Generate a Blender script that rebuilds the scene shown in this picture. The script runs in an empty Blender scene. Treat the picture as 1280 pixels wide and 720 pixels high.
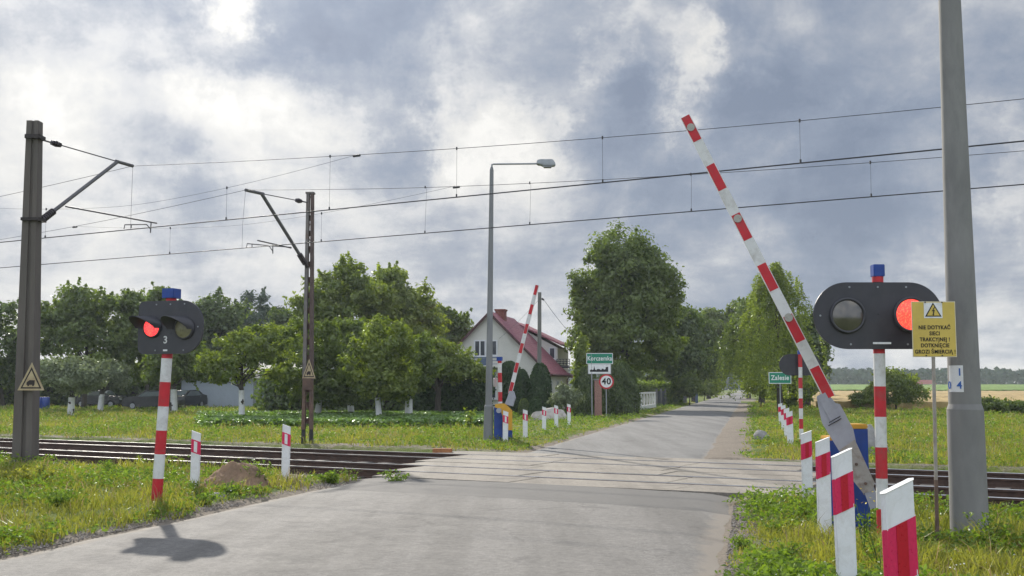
import bpy, bmesh, math, random
import numpy as np
from mathutils import Vector, Matrix
R = math.radians
random.seed(7); rng = np.random.default_rng(11)
S = bpy.context.scene
COL = S.collection

# ------------------------------------------------------------------ camera
F = 1380.0; PITCH = math.atan(124.0/F); CAMH = 1.7
cp, sp = math.cos(PITCH), math.sin(PITCH)
cam = bpy.data.cameras.new('camera'); co = bpy.data.objects.new('camera', cam); COL.objects.link(co)
cam.sensor_width = 36; cam.lens = F/1280*36; cam.clip_end = 6000; cam.clip_start = 0.1
co.location = (0, 0, CAMH); co.rotation_euler = (R(90)+PITCH, 0, 0); S.camera = co

def ray(px, py):
    v = 360-py
    return Vector((px-640, F*cp - v*sp, F*sp + v*cp))
def A(px, py, Y):                       # point at depth Y
    d = ray(px, py); t = Y/d.y
    return Vector((d.x*t, Y, CAMH+d.z*t))
def G(px, py, z=0.0):                   # point on the ground
    d = ray(px, py); t = (z-CAMH)/d.z
    return Vector((d.x*t, d.y*t, z))
def Q(px, py, p0, nrm):                 # point on a plane
    d = ray(px, py); o = Vector((0, 0, CAMH)); t = (Vector(p0)-o).dot(nrm)/d.dot(nrm)
    return o + d*t
T = Vector((.872, -.4896, 0)).normalized(); N = Vector((.4896, .872, 0)).normalized()
def SN(s, n, z=0): return T*s + N*n + Vector((0, 0, z))
ROAD = Vector((.199, .980, 0)).normalized(); ACR = Vector((-.980, .199, 0)).normalized()
def redge(Y): return 5.2+.215*(Y-25)
def ledge(Y):
    if Y >= 28: return redge(Y)-5.9
    if Y <= 20.6: return -3+.25*(Y-20.6)
    t = (Y-20.6)/7.4; t = t*t*(3-2*t)
    return (-3)*(1-t)+(-.05)*t

# ------------------------------------------------------------------ value noise (numpy)
_tab = rng.random((256, 256))
def vn(x, y, sc):
    x = np.asarray(x, float)*sc; y = np.asarray(y, float)*sc
    xi = np.floor(x).astype(int); yi = np.floor(y).astype(int); fx = x-xi; fy = y-yi
    fx = fx*fx*(3-2*fx); fy = fy*fy*(3-2*fy)
    a = _tab[xi & 255, yi & 255]; b = _tab[(xi+1) & 255, yi & 255]; c = _tab[xi & 255, (yi+1) & 255]; d = _tab[(xi+1) & 255, (yi+1) & 255]
    return (a*(1-fx)+b*fx)*(1-fy)+(c*(1-fx)+d*fx)*fy
def fbm(x, y, sc): return .5*vn(x, y, sc)+.3*vn(x+37, y+11, sc*2.1)+.2*vn(x+5, y+71, sc*4.7)

# ------------------------------------------------------------------ materials
MATS = {}
def _new(name):
    m = bpy.data.materials.new(name); m.use_nodes = True; nt = m.node_tree
    for n in list(nt.nodes): nt.nodes.remove(n)
    out = nt.nodes.new('ShaderNodeOutputMaterial'); MATS[name] = m
    return m, nt, out
def nd(nt, t, **k):
    n = nt.nodes.new(t)
    for a, b in k.items(): setattr(n, a, b)
    return n
def sock(nt, dst, v):
    if isinstance(v, bpy.types.NodeSocket): nt.links.new(v, dst)
    else:
        if isinstance(v, (tuple, list)) and len(v) == 3 and dst.type == 'RGBA': v = (*v, 1)
        dst.default_value = v
def mixc(nt, f, a, b, mode='MIX'):
    n = nd(nt, 'ShaderNodeMix', data_type='RGBA', blend_type=mode)
    sock(nt, n.inputs[0], f); sock(nt, n.inputs[6], a); sock(nt, n.inputs[7], b)
    return n.outputs[2]
def noise(nt, vec, scale, detail=4, rough=.55, out='Fac', dist=0):
    n = nd(nt, 'ShaderNodeTexNoise'); n.inputs['Scale'].default_value = scale; n.inputs['Detail'].default_value = detail
    n.inputs['Roughness'].default_value = rough; n.inputs['Distortion'].default_value = dist
    if vec is not None: nt.links.new(vec, n.inputs['Vector'])
    return n.outputs[out]
def ramp(nt, f, stops):
    n = nd(nt, 'ShaderNodeValToRGB'); nt.links.new(f, n.inputs[0]); e = n.color_ramp.elements
    while len(e) > 1: e.remove(e[-1])
    for i, (p, c) in enumerate(stops):
        if not isinstance(c, tuple): c = (c, c, c)
        x = e[0] if i == 0 else e.new(p)
        x.position = p; x.color = (*c[:3], 1)
    return n.outputs[0]
def mth(nt, op, a, b=None, c=None):
    n = nd(nt, 'ShaderNodeMath', operation=op); sock(nt, n.inputs[0], a)
    if b is not None: sock(nt, n.inputs[1], b)
    if c is not None: sock(nt, n.inputs[2], c)
    return n.outputs[0]
def coords(nt, kind='Object'): return nd(nt, 'ShaderNodeTexCoord').outputs[kind]

def pm(name, base, rough=.6, var=.18, scale=6, bump=.12, metal=0, dirt=None, dirt_amt=.35, dscale=2.5, stretch=None, spec=.4, bd=.01):
    """painted / mineral surface with mottling, wear and bump"""
    if name in MATS: return MATS[name]
    m, nt, out = _new(name)
    v = coords(nt)
    if stretch:
        mp = nd(nt, 'ShaderNodeMapping'); mp.inputs['Scale'].default_value = stretch; nt.links.new(v, mp.inputs[0]); v = mp.outputs[0]
    n1 = noise(nt, v, scale, 6, .6)
    lo = tuple(c*(1-var) for c in base); hi = tuple(min(1, c*(1+var)) for c in base)
    c = ramp(nt, n1, [(.3, lo), (.7, hi)])
    if dirt:
        n2 = noise(nt, v, dscale, 8, .7, dist=.4)
        f = ramp(nt, n2, [(.5-.02, 0.0), (.72, dirt_amt)])
        c = mixc(nt, f, c, dirt)
    b = nd(nt, 'ShaderNodeBsdfPrincipled'); nt.links.new(c, b.inputs['Base Color'])
    b.inputs['Metallic'].default_value = metal; b.inputs['Specular IOR Level'].default_value = spec
    r = mth(nt, 'MULTIPLY_ADD', n1, .25, rough-.12); nt.links.new(r, b.inputs['Roughness'])
    if bump:
        bp = nd(nt, 'ShaderNodeBump'); bp.inputs['Strength'].default_value = bump; bp.inputs['Distance'].default_value = bd
        nt.links.new(noise(nt, v, scale*8, 5, .65), bp.inputs['Height']); nt.links.new(bp.outputs[0], b.inputs['Normal'])
    nt.links.new(b.outputs[0], out.inputs[0])
    return m
def leafm(name, dark, light, trans=.38, gloss=.05, tint=(1.35, 1.5, .45)):
    if name in MATS: return MATS[name]
    m, nt, out = _new(name)
    at = nd(nt, 'ShaderNodeAttribute', attribute_name='var')
    c = ramp(nt, at.outputs['Fac'], [(0, dark), (.75, light), (1, tuple(x*1.25 for x in light))])
    df = nd(nt, 'ShaderNodeBsdfDiffuse'); nt.links.new(c, df.inputs[0])
    tr = nd(nt, 'ShaderNodeBsdfTranslucent'); nt.links.new(mixc(nt, 1.0, c, tint, 'MULTIPLY'), tr.inputs[0])
    gl = nd(nt, 'ShaderNodeBsdfGlossy'); gl.inputs['Roughness'].default_value = .36; gl.inputs[0].default_value = (.8, .85, .8, 1)
    m1 = nd(nt, 'ShaderNodeMixShader'); m1.inputs[0].default_value = trans
    nt.links.new(df.outputs[0], m1.inputs[1]); nt.links.new(tr.outputs[0], m1.inputs[2])
    m2 = nd(nt, 'ShaderNodeMixShader'); m2.inputs[0].default_value = gloss
    nt.links.new(m1.outputs[0], m2.inputs[1]); nt.links.new(gl.outputs[0], m2.inputs[2])
    nt.links.new(m2.outputs[0], out.inputs[0])
    return m
def emis(name, col, st, cells=False):
    m, nt, out = _new(name); v = coords(nt)
    b = nd(nt, 'ShaderNodeBsdfPrincipled'); b.inputs['Base Color'].default_value = (*[x*.5 for x in col], 1); b.inputs['Roughness'].default_value = .25
    vo = nd(nt, 'ShaderNodeTexVoronoi'); vo.inputs['Scale'].default_value = 55; nt.links.new(v, vo.inputs[0])
    f = ramp(nt, vo.outputs['Distance'], [(.15, (1, .30, .12)), (.5, (.62, .01, .03))])
    nt.links.new(mixc(nt, .45 if cells else .30, (*col,), f), b.inputs['Emission Color']); b.inputs['Emission Strength'].default_value = st
    nt.links.new(b.outputs[0], out.inputs[0]); return m

RED = pm('red_paint', (.50, .018, .028), .5, .14, 5, .12, dirt=(.26, .08, .07), dirt_amt=.6, dscale=7)
REFL = pm('red_reflector', (.62, .02, .09), .3, .1, 60, .1)
REFL2 = pm('dark_red_reflector', (.46, .006, .02), .3, .1, 60, .1)
WHITE = pm('white_paint', (.64, .64, .62), .55, .07, 5, .12, dirt=(.33, .30, .26), dirt_amt=.6, dscale=7)
WHITEP = pm('white_plastic', (.74, .74, .74), .42, .05, 7, .05, dirt=(.42, .39, .33), dirt_amt=.55, dscale=6)
BLUE = pm('blue_paint', (.015, .055, .27), .45, .2, 6, .06, dirt=(.05, .07, .14), dirt_amt=.4)
YEL = pm('yellow_paint', (.62, .33, .03), .5, .12, 7, .05, dirt=(.3, .2, .06), dirt_amt=.4)
BLACK = pm('black_panel', (.034, .033, .040), .4, .2, 6, .05, dirt=(.06, .055, .05), dirt_amt=.4, spec=.5)
BLACKM = pm('black_lettering', (.012, .012, .014), .6, .1, 8, 0)
GREYP = pm('grey_steel_paint', (.33, .34, .38), .5, .06, 6, .06, dirt=(.20, .18, .17), dirt_amt=.3, dscale=9)
GREYB = pm('bare_grey_steel', (.33, .31, .28), .6, .15, 8, .15, dirt=(.14, .07, .04), dirt_amt=.8, dscale=7)
GALV = pm('galvanised_steel', (.30, .31, .32), .42, .12, 12, .05, metal=.5)
CONC = pm('weathered_concrete', (.215, .21, .20), .8, .16, 3, .4, dirt=(.12, .12, .12), dirt_amt=.55, stretch=(1, 1, .35), bd=.006)
CONCD = pm('dark_concrete', (.118, .102, .09), .85, .2, 3, .5, dirt=(.10, .09, .08), dirt_amt=.6, stretch=(1, 1, .2))
LAMPP = pm('lamp_post_concrete', (.20, .205, .205), .7, .14, 3, .3, dirt=(.11, .11, .11), dirt_amt=.5, stretch=(1, 1, .25))
RUST = pm('rusty_steel', (.13, .082, .06), .8, .4, 5, .4, dirt=(.10, .095, .09), dirt_amt=.8, dscale=1.5)
OLDST = pm('weathered_mast_steel', (.17, .16, .15), .75, .2, 6, .2, dirt=(.15, .08, .05), dirt_amt=.6)
RUSTD = pm('dark_tarred_steel', (.03, .03, .03), .8, .3, 6, .2)
TUBE = pm('aged_tube_steel', (.13, .125, .13), .6, .2, 9, .1, metal=.3)
WIREM = pm('copper_wire_dark', (.05, .05, .055), .5, .15, 4, 0, metal=.4)
INSUL = pm('brown_porcelain', (.05, .04, .045), .3, .2, 8, .05)
GREEN = pm('green_sign_sheet', (.012, .21, .125), .4, .06, 4, .02)
YSIGN = pm('yellow_sign_enamel', (.60, .44, .09), .4, .1, 4, .08, dirt=(.35, .25, .06), dirt_amt=.4)
TRIS = pm('faded_yellow_sign', (.42, .34, .20), .6, .2, 6, .1, dirt=(.22, .12, .06), dirt_amt=.7, dscale=3)
DKB = pm('sign_dark_brown', (.03, .022, .02), .6, .2, 6, .05)
BARK = pm('tree_bark', (.060, .050, .040), .9, .35, 4, .8, stretch=(1, 1, .25), bd=.03)
LIME = pm('whitewashed_bark', (.60, .60, .58), .85, .12, 5, .5, dirt=(.3, .29, .25), dirt_amt=.6)
WALLW = pm('cream_render', (.58, .56, .50), .85, .06, 1.2, .2, dirt=(.44, .42, .37), dirt_amt=.5, dscale=.6)
WALLG = pm('grey_blue_render', (.36, .40, .45), .85, .07, 1.2, .2, dirt=(.28, .30, .33), dirt_amt=.4)
ROOFM = None

GLASSD = pm('dark_window_glass', (.045, .05, .06), .12, .3, 1.3, .02, spec=.6)
FRAMEW = pm('window_frame_white', (.6, .6, .6), .5, .05, 6, .02)
BRICKM = pm('red_brick_pier', (.30, .17, .14), .85, .3, 14, .5)
BLUEGR = pm('blue_grey_rail', (.10, .14, .22), .5, .15, 5, .05)
CHIM = pm('chimney_brick', (.20, .075, .06), .85, .25, 10, .4)
CARP = pm('dark_car_paint', (.012, .013, .017), .22, .2, 3, 0, spec=.6)
CARG = pm('car_glass', (.10, .12, .13), .08, .2, 2, 0, spec=.8)
TYRE = pm('tyre_rubber', (.015, .015, .015), .8, .2, 10, .1)
STONE = pm('field_stone', (.28, .27, .25), .85, .2, 4, .6, dirt=(.14, .13, .11), dirt_amt=.6, bd=.03)
DIRT = pm('sandy_soil', (.33, .22, .14), .95, .3, 4, 1, dirt=(.13, .085, .055), dirt_amt=.8, dscale=3, bd=.05)
BLUEL = pm('blue_numerals', (.03, .12, .42), .5, .1, 6, 0)
PINK = pm('pale_plate', (.48, .43, .42), .5, .08, 6, .02)
DARKF = pm('dark_fence_mesh', (.03, .036, .04), .7, .3, 6, .2)
WOODP = pm('grey_timber_pole', (.16, .155, .14), .9, .25, 4, .5, stretch=(1, 1, .15))
LENS0 = pm('unlit_lens_smoky', (.13, .12, .105), .14, .25, 4, .01, spec=1.0, metal=.55)
LENSY = pm('unlit_lens_amber_grey', (.18, .165, .09), .3, .2, 14, .1, spec=.5)
CATS = pm('grey_disc_reflector', (.36, .35, .30), .3, .12, 30, .05)
ORNG = pm('orange_brick_block', (.34, .15, .06), .9, .3, 9, .3)
BARR = pm('blue_plastic_drum', (.02, .05, .22), .4, .15, 4, 0)
REDSIG = emis('lit_red_lamp', (1.0, .035, .04), 1.5)
REDSIG2 = emis('lit_red_led_lamp', (1.0, .075, .04), 1.15, cells=True)

def roof_mat():
    m, nt, out = _new('red_roof_tiles'); v = coords(nt)
    w = nd(nt, 'ShaderNodeTexWave', wave_type='BANDS', bands_direction='Z'); w.inputs['Scale'].default_value = 1.7; nt.links.new(v, w.inputs[0])
    w2 = nd(nt, 'ShaderNodeTexWave', wave_type='BANDS', bands_direction='Y'); w2.inputs['Scale'].default_value = 2.2; nt.links.new(v, w2.inputs[0])
    n1 = noise(nt, v, 2.5, 6)
    c = ramp(nt, n1, [(.3, (.21, .062, .085)), (.7, (.31, .10, .125))])
    c = mixc(nt, mth(nt, 'MULTIPLY', w.outputs['Fac'], .2), c, (.12, .04, .05))
    b = nd(nt, 'ShaderNodeBsdfPrincipled'); b.inputs['Roughness'].default_value = .6; nt.links.new(c, b.inputs['Base Color'])
    bp = nd(nt, 'ShaderNodeBump'); bp.inputs['Strength'].default_value = .6; bp.inputs['Distance'].default_value = .04
    nt.links.new(mth(nt, 'ADD', w.outputs['Fac'], w2.outputs['Fac']), bp.inputs['Height']); nt.links.new(bp.outputs[0], b.inputs['Normal'])
    nt.links.new(b.outputs[0], out.inputs[0]); return m
ROOFM = roof_mat()

def asphalt(name, base, dark, light, patch=None):
    m, nt, out = _new(name); v = coords(nt)
    big = noise(nt, v, .28, 5, .6, dist=.5); mid = noise(nt, v, 2.2, 6, .65); fine = noise(nt, v, 60, 3, .7)
    c = ramp(nt, big, [(.35, dark), (.65, light)])
    c = mixc(nt, .5, c, ramp(nt, mid, [(.3, tuple(x*.72 for x in base)), (.7, tuple(x*1.2 for x in base))]))
    c = mixc(nt, .55, c, ramp(nt, fine, [(.3, .55), (.7, 1.45)]), 'MULTIPLY')
    # long wheel tracks and smears running with the road
    mp = nd(nt, 'ShaderNodeMapping'); mp.inputs['Rotation'].default_value = (0, 0, R(12.5)); mp.inputs['Scale'].default_value = (1.1, .07, 1)
    nt.links.new(v, mp.inputs[0]); st = noise(nt, mp.outputs[0], 1.0, 5, .6)
    c = mixc(nt, ramp(nt, st, [(.44, 0.0), (.60, .7)]), c, tuple(x*.64 for x in base))
    c = mixc(nt, .6, c, ramp(nt, noise(nt, v, 13, 5, .75), [(.36, .68), (.64, 1.3)]), 'MULTIPLY')
    sp_ = noise(nt, v, 150, 2, .5); c = mixc(nt, ramp(nt, sp_, [(.62, 0.0), (.70, .55)]), c, (.36, .34, .31)); c = mixc(nt, ramp(nt, sp_, [(.30, .6), (.37, 0.0)]), c, (.05, .048, .045))
    stn = noise(nt, v, .75, 3, .5, dist=1.2); c = mixc(nt, ramp(nt, stn, [(.62, 0.0), (.70, .45)]), c, (.085, .08, .076))
    # cracks
    vo = nd(nt, 'ShaderNodeTexVoronoi', feature='DISTANCE_TO_EDGE'); vo.inputs['Scale'].default_value = .55
    dv = nd(nt, 'ShaderNodeVectorMath', operation='ADD'); nt.links.new(v, dv.inputs[0])
    nc = noise(nt, v, 1.6, 4, .6, out='Color'); sc = nd(nt, 'ShaderNodeVectorMath', operation='SCALE'); nt.links.new(nc, sc.inputs[0]); sc.inputs['Scale'].default_value = .7
    nt.links.new(sc.outputs[0], dv.inputs[1]); nt.links.new(dv.outputs[0], vo.inputs[0])
    cr = mth(nt, 'MULTIPLY', ramp(nt, vo.outputs['Distance'], [(0, 1.0), (.014, 0.0)]), ramp(nt, noise(nt, v, .5, 2), [(.5, 0.0), (.6, .4)]))
    c = mixc(nt, cr, c, (.06, .055, .05))
    at = nd(nt, 'ShaderNodeAttribute', attribute_name='edge')
    c = mixc(nt, mth(nt, 'MULTIPLY', ramp(nt, mth(nt, 'ADD', at.outputs['Fac'], mth(nt, 'MULTIPLY', mid, .8)), [(.75, 0.0), (1.25, 1.0)]), .8), c, (.235, .205, .17))
    if patch is not None:
        sx = nd(nt, 'ShaderNodeVectorMath', operation='DOT_PRODUCT'); nt.links.new(v, sx.inputs[0]); sx.inputs[1].default_value = tuple(N)
        nn = mth(nt, 'ADD', sx.outputs['Value'], mth(nt, 'MULTIPLY', noise(nt, v, .9, 3), .35))
        f = mth(nt, 'MULTIPLY', mth(nt, 'GREATER_THAN', nn, patch), .75)
        c = mixc(nt, f, c, mixc(nt, mid, (.085, .082, .078), (.15, .144, .135)))
        seam = mth(nt, 'LESS_THAN', mth(nt, 'ABSOLUTE', mth(nt, 'SUBTRACT', nn, patch)), .018)
        c = mixc(nt, mth(nt, 'MULTIPLY', seam, .6), c, (.07, .065, .06))
    b = nd(nt, 'ShaderNodeBsdfPrincipled'); nt.links.new(c, b.inputs['Base Color'])
    nt.links.new(ramp(nt, mid, [(.3, .78), (.7, .92)]), b.inputs['Roughness']); b.inputs['Specular IOR Level'].default_value = .22
    bp = nd(nt, 'ShaderNodeBump'); bp.inputs['Strength'].default_value = .8; bp.inputs['Distance'].default_value = .008
    nt.links.new(mth(nt, 'ADD', fine, mth(nt, 'MULTIPLY', mid, 2.0)), bp.inputs['Height']); nt.links.new(bp.outputs[0], b.inputs['Normal'])
    nt.links.new(b.outputs[0], out.inputs[0]); return m
ASP1 = asphalt('bleached_asphalt', (.188, .177, .162), (.150, .143, .134), (.225, .213, .195), patch=14.9)
ASP2 = asphalt('grey_asphalt', (.178, .174, .166), (.150, .147, .142), (.21, .204, .194))
SLABM = asphalt('concrete_slab', (.265, .235, .195), (.215, .19, .158), (.315, .283, .235))
def ground_mat():
    m, nt, out = _new('meadow_soil'); v = coords(nt)
    big = noise(nt, v, .12, 6, .6); mid = noise(nt, v, .9, 6, .65); fine = noise(nt, v, 22, 4, .7)
    c = ramp(nt, mid, [(.25, (.055, .09, .018)), (.45, (.095, .145, .028)), (.62, (.155, .17, .040)), (.8, (.18, .15, .06))])
    c = mixc(nt, .45, c, ramp(nt, big, [(.3, (.06, .11, .02)), (.7, (.20, .21, .055))]))
    c = mixc(nt, .7, c, ramp(nt, fine, [(.25, .45), (.75, 1.5)]), 'MULTIPLY')
    at = nd(nt, 'ShaderNodeAttribute', attribute_name='dirt')
    d = mixc(nt, mid, (.16, .135, .108), (.30, .258, .21)); d = mixc(nt, .6, d, ramp(nt, fine, [(.3, .6), (.7, 1.4)]), 'MULTIPLY')
    c = mixc(nt, ramp(nt, mth(nt, 'ADD', at.outputs['Fac'], mth(nt, 'MULTIPLY', mth(nt, 'SUBTRACT', mid, .5), .9)), [(.3, 0.0), (.6, 1.0)]), c, d)
    b = nd(nt, 'ShaderNodeBsdfPrincipled'); nt.links.new(c, b.inputs['Base Color']); b.inputs['Roughness'].default_value = .95; b.inputs['Specular IOR Level'].default_value = .1
    bp = nd(nt, 'ShaderNodeBump'); bp.inputs['Strength'].default_value = .8; bp.inputs['Distance'].default_value = .06
    nt.links.new(mth(nt, 'ADD', fine, mid), bp.inputs['Height']); nt.links.new(bp.outputs[0], b.inputs['Normal'])
    nt.links.new(b.outputs[0], out.inputs[0]); return m
GROUNDM = ground_mat()
def speck(name, stops, scale, bd=.03, rough=.9):
    m, nt, out = _new(name); v = coords(nt)
    vo = nd(nt, 'ShaderNodeTexVoronoi'); vo.inputs['Scale'].default_value = scale; nt.links.new(v, vo.inputs[0])
    hs = nd(nt, 'ShaderNodeSeparateColor'); nt.links.new(vo.outputs['Color'], hs.inputs[0])
    c = ramp(nt, hs.outputs[0], stops)
    c = mixc(nt, .5, c, ramp(nt, noise(nt, v, scale*.08, 5), [(.3, .6), (.7, 1.4)]), 'MULTIPLY')
    b = nd(nt, 'ShaderNodeBsdfPrincipled'); nt.links.new(c, b.inputs['Base Color']); b.inputs['Roughness'].default_value = rough; b.inputs['Specular IOR Level'].default_value = .2
    bp = nd(nt, 'ShaderNodeBump'); bp.inputs['Strength'].default_value = 1; bp.inputs['Distance'].default_value = bd; bp.invert = True
    nt.links.new(vo.outputs['Distance'], bp.inputs['Height']); nt.links.new(bp.outputs[0], b.inputs['Normal'])
    nt.links.new(b.outputs[0], out.inputs[0]); return m
BALLM = speck('ballast_stone', [(0, (.035, .026, .022)), (.6, (.075, .055, .045)), (1, (.14, .11, .095))], 16)
WHEATM = speck('ripe_wheat', [(0, (.29, .205, .085)), (1, (.43, .32, .15))], 1.2, .2)
MAIZEM = speck('green_maize', [(0, (.10, .17, .03)), (1, (.19, .28, .06))], .8, .5)
SLEEP = pm('sleeper_concrete', (.10, .085, .072), .9, .2, 5, .4)
RAILS = pm('rail_rusty_side', (.075, .045, .032), .8, .3, 6, .2)
RAILT = pm('rail_polished_head', (.52, .50, .48), .22, .1, 3, .02, metal=1)

# leaf materials
L_DARK = leafm('leaf_dark', (.044, .070, .018), (.108, .148, .036), .40)
L_MID = leafm('leaf_mid', (.058, .092, .017), (.155, .198, .036), .46)
L_LIT = leafm('leaf_bright', (.082, .122, .019), (.218, .256, .044), .50)
L_GREY = leafm('leaf_silvery', (.115, .140, .080), (.240, .275, .150), .32, tint=(1.1, 1.2, .7))
L_BIRCH = leafm('leaf_birch', (.078, .114, .018), (.220, .258, .044), .50)
L_THUJA = leafm('leaf_thuja', (.022, .042, .018), (.050, .085, .028), .15, .03)
L_PINE = leafm('leaf_pine', (.035, .052, .036), (.060, .090, .058), .2, .03)
L_FAR = leafm('leaf_far_forest', (.032, .054, .040), (.056, .086, .056), .1, .0)
L_GRASS = leafm('grass_blade', (.100, .138, .026), (.300, .300, .066), .45, .02, tint=(1.3, 1.3, .55))
L_DRY = leafm('dry_stalk', (.24, .18, .10), (.40, .31, .17), .3, .02, tint=(1.1, 1, .7))
L_CROP = leafm('crop_leaf', (.070, .125, .030), (.165, .250, .075), .34, .06)
L_WEED = leafm('weed_leaf', (.080, .135, .024), (.190, .260, .050), .42, .02)
L_WHT = leafm('white_petal', (.45, .45, .42), (.75, .75, .7), .3, .02, tint=(1, 1, 1))
L_YEL = leafm('yellow_petal', (.55, .40, .02), (.70, .55, .04), .3, .02, tint=(1, 1, 1))

# ------------------------------------------------------------------ mesh helpers
class MB:
    def __init__(s): s.v = []; s.f = []; s.m = []; s.sm = []
    def add(s, vs, fs, mi=0, smooth=False):
        o = len(s.v); s.v += [tuple(x) for x in vs]
        for f in fs: s.f.append(tuple(o+i for i in f)); s.m.append(mi); s.sm.append(smooth)
        return s
    def box(s, c, d, mi=0, rot=None, ax=None):
        c = Vector(c); h = [Vector((x, y, z)) for x in (-.5, .5) for y in (-.5, .5) for z in (-.5, .5)]
        vs = []
        for p in h:
            q = Vector((p.x*d[0], p.y*d[1], p.z*d[2]))
            if rot is not None: q = rot @ q
            vs.append(c+q)
        return s.add(vs, [(0, 1, 3, 2), (4, 6, 7, 5), (0, 4, 5, 1), (2, 3, 7, 6), (0, 2, 6, 4), (1, 5, 7, 3)], mi)
    def tube(s, pts, r, n=8, mi=0, cap=True):
        pts = [Vector(p) for p in pts]; k = len(pts)
        rs = list(r) if isinstance(r, (list, tuple)) else [r]*k
        ref = None; rings = []
        for i, p in enumerate(pts):
            t = (pts[min(i+1, k-1)]-pts[max(i-1, 0)])
            if t.length < 1e-9: t = Vector((0, 0, 1))
            t.normalize()
            if ref is None: ref = Vector((1, 0, 0)) if abs(t.x) < .8 else Vector((0, 1, 0))
            a = (ref - t*ref.dot(t)).normalized(); ref = a; b = t.cross(a)
            rings.append([p+(a*math.cos(2*math.pi*j/n)+b*math.sin(2*math.pi*j/n))*rs[i] for j in range(n)])
        vs = [q for g in rings for q in g]; fs = []
        for i in range(k-1):
            for j in range(n):
                fs.append((i*n+j, i*n+(j+1) % n, (i+1)*n+(j+1) % n, (i+1)*n+j))
        s.add(vs, fs, mi, True)
        if cap: s.add(rings[0][::-1], [tuple(range(n))], mi); s.add(rings[-1], [tuple(range(n))], mi)
        return s
    def prism(s, pts, off, mi=0, mcap=None):     # polygon pts extruded by vector off
        n = len(pts); pts = [Vector(p) for p in pts]; off = Vector(off)
        s.add(pts+[p+off for p in pts], [tuple((i, (i+1) % n, (i+1) % n+n, i+n)) for i in range(n)], mi)
        s.add(pts, [tuple(range(n))[::-1]], mi if mcap is None else mcap); s.add([p+off for p in pts], [tuple(range(n))], mi)
        return s
    def build(s, name, mats, parent=None, loc=None, bevel=0):
        if not isinstance(mats, (list, tuple)): mats = [mats]
        me = bpy.data.meshes.new(name); me.from_pydata(s.v, [], s.f)
        for m in mats: me.materials.append(m)
        me.polygons.foreach_set('material_index', s.m); me.polygons.foreach_set('use_smooth', s.sm); me.update()
        bm = bmesh.new(); bm.from_mesh(me); bmesh.ops.recalc_face_normals(bm, faces=bm.faces)
        if bevel:
            bmesh.ops.remove_doubles(bm, verts=bm.verts, dist=1e-5)
            ed = [e for e in bm.edges if len(e.link_faces) == 2 and e.calc_face_angle(0) > R(35)]
            bmesh.ops.bevel(bm, geom=ed, offset=bevel, segments=2, affect='EDGES', clamp_overlap=True)
        bm.to_mesh(me); bm.free()
        o = bpy.data.objects.new(name, me); COL.objects.link(o)
        if loc is not None: o.location = loc
        if parent is not None: o.parent = parent
        return o
def tag(o, label=None, cat=None, group=None, kind=None):
    if label: o['label'] = label
    if cat: o['category'] = cat
    if group: o['group'] = group
    if kind: o['kind'] = kind
    return o
def thing(name, label, cat, loc=(0, 0, 0), rz=0, group=None):
    o = bpy.data.objects.new(name, None); COL.objects.link(o); o.location = loc; o.rotation_euler = (0, 0, rz); o.empty_display_size = .2
    return tag(o, label, cat, group)
def copy_tree(o, parent=None):
    c = o.copy(); COL.objects.link(c); c.parent = parent
    for ch in [x for x in bpy.data.objects if x.parent == o]: copy_tree(ch, c)
    return c
def text(parent, s, size, loc, rot, mat, name='lettering', bold=0.0, ax='CENTER', depth=.0015, sx=1.0):
    cu = bpy.data.curves.new(name, 'FONT'); cu.body = s; cu.size = size; cu.align_x = ax; cu.align_y = 'CENTER'; cu.extrude = depth; cu.offset = bold; cu.space_character = 1.09
    t = bpy.data.objects.new(name, cu); COL.objects.link(t)
    bpy.context.view_layer.update()
    me = bpy.data.meshes.new_from_object(t.evaluated_get(bpy.context.evaluated_depsgraph_get()))
    bpy.data.objects.remove(t); bpy.data.curves.remove(cu)
    me.transform(Matrix.Diagonal((sx, 1, 1, 1)))
    me.materials.clear(); me.materials.append(mat)
    o = bpy.data.objects.new(name, me); COL.objects.link(o); o.parent = parent; o.location = loc; o.rotation_euler = rot
    return o
def mesh_np(name, V, Fc, mats, attrs=None, parent=None, mi=None, smooth=False):
    me = bpy.data.meshes.new(name); V = np.ascontiguousarray(V, np.float32); Fc = np.ascontiguousarray(Fc, np.int32); k = Fc.shape[1]
    me.vertices.add(len(V)); me.vertices.foreach_set('co', V.ravel())
    me.loops.add(Fc.size); me.loops.foreach_set('vertex_index', Fc.ravel())
    me.polygons.add(len(Fc)); me.polygons.foreach_set('loop_start', np.arange(0, Fc.size, k, dtype=np.int32))
    for m in (mats if isinstance(mats, (list, tuple)) else [mats]): me.materials.append(m)
    if mi is not None: me.polygons.foreach_set('material_index', np.asarray(mi, np.int32))
    me.polygons.foreach_set('use_smooth', np.full(len(Fc), smooth))
    me.update(calc_edges=True)
    for a, vals in (attrs or {}).items():
        at = me.attributes.new(a, 'FLOAT', 'POINT'); at.data.foreach_set('value', np.ascontiguousarray(vals, np.float32))
    o = bpy.data.objects.new(name, me); COL.objects.link(o)
    if parent is not None: o.parent = parent
    return o
def unit(a): return a/np.maximum(np.linalg.norm(a, axis=1, keepdims=True), 1e-9)
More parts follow.
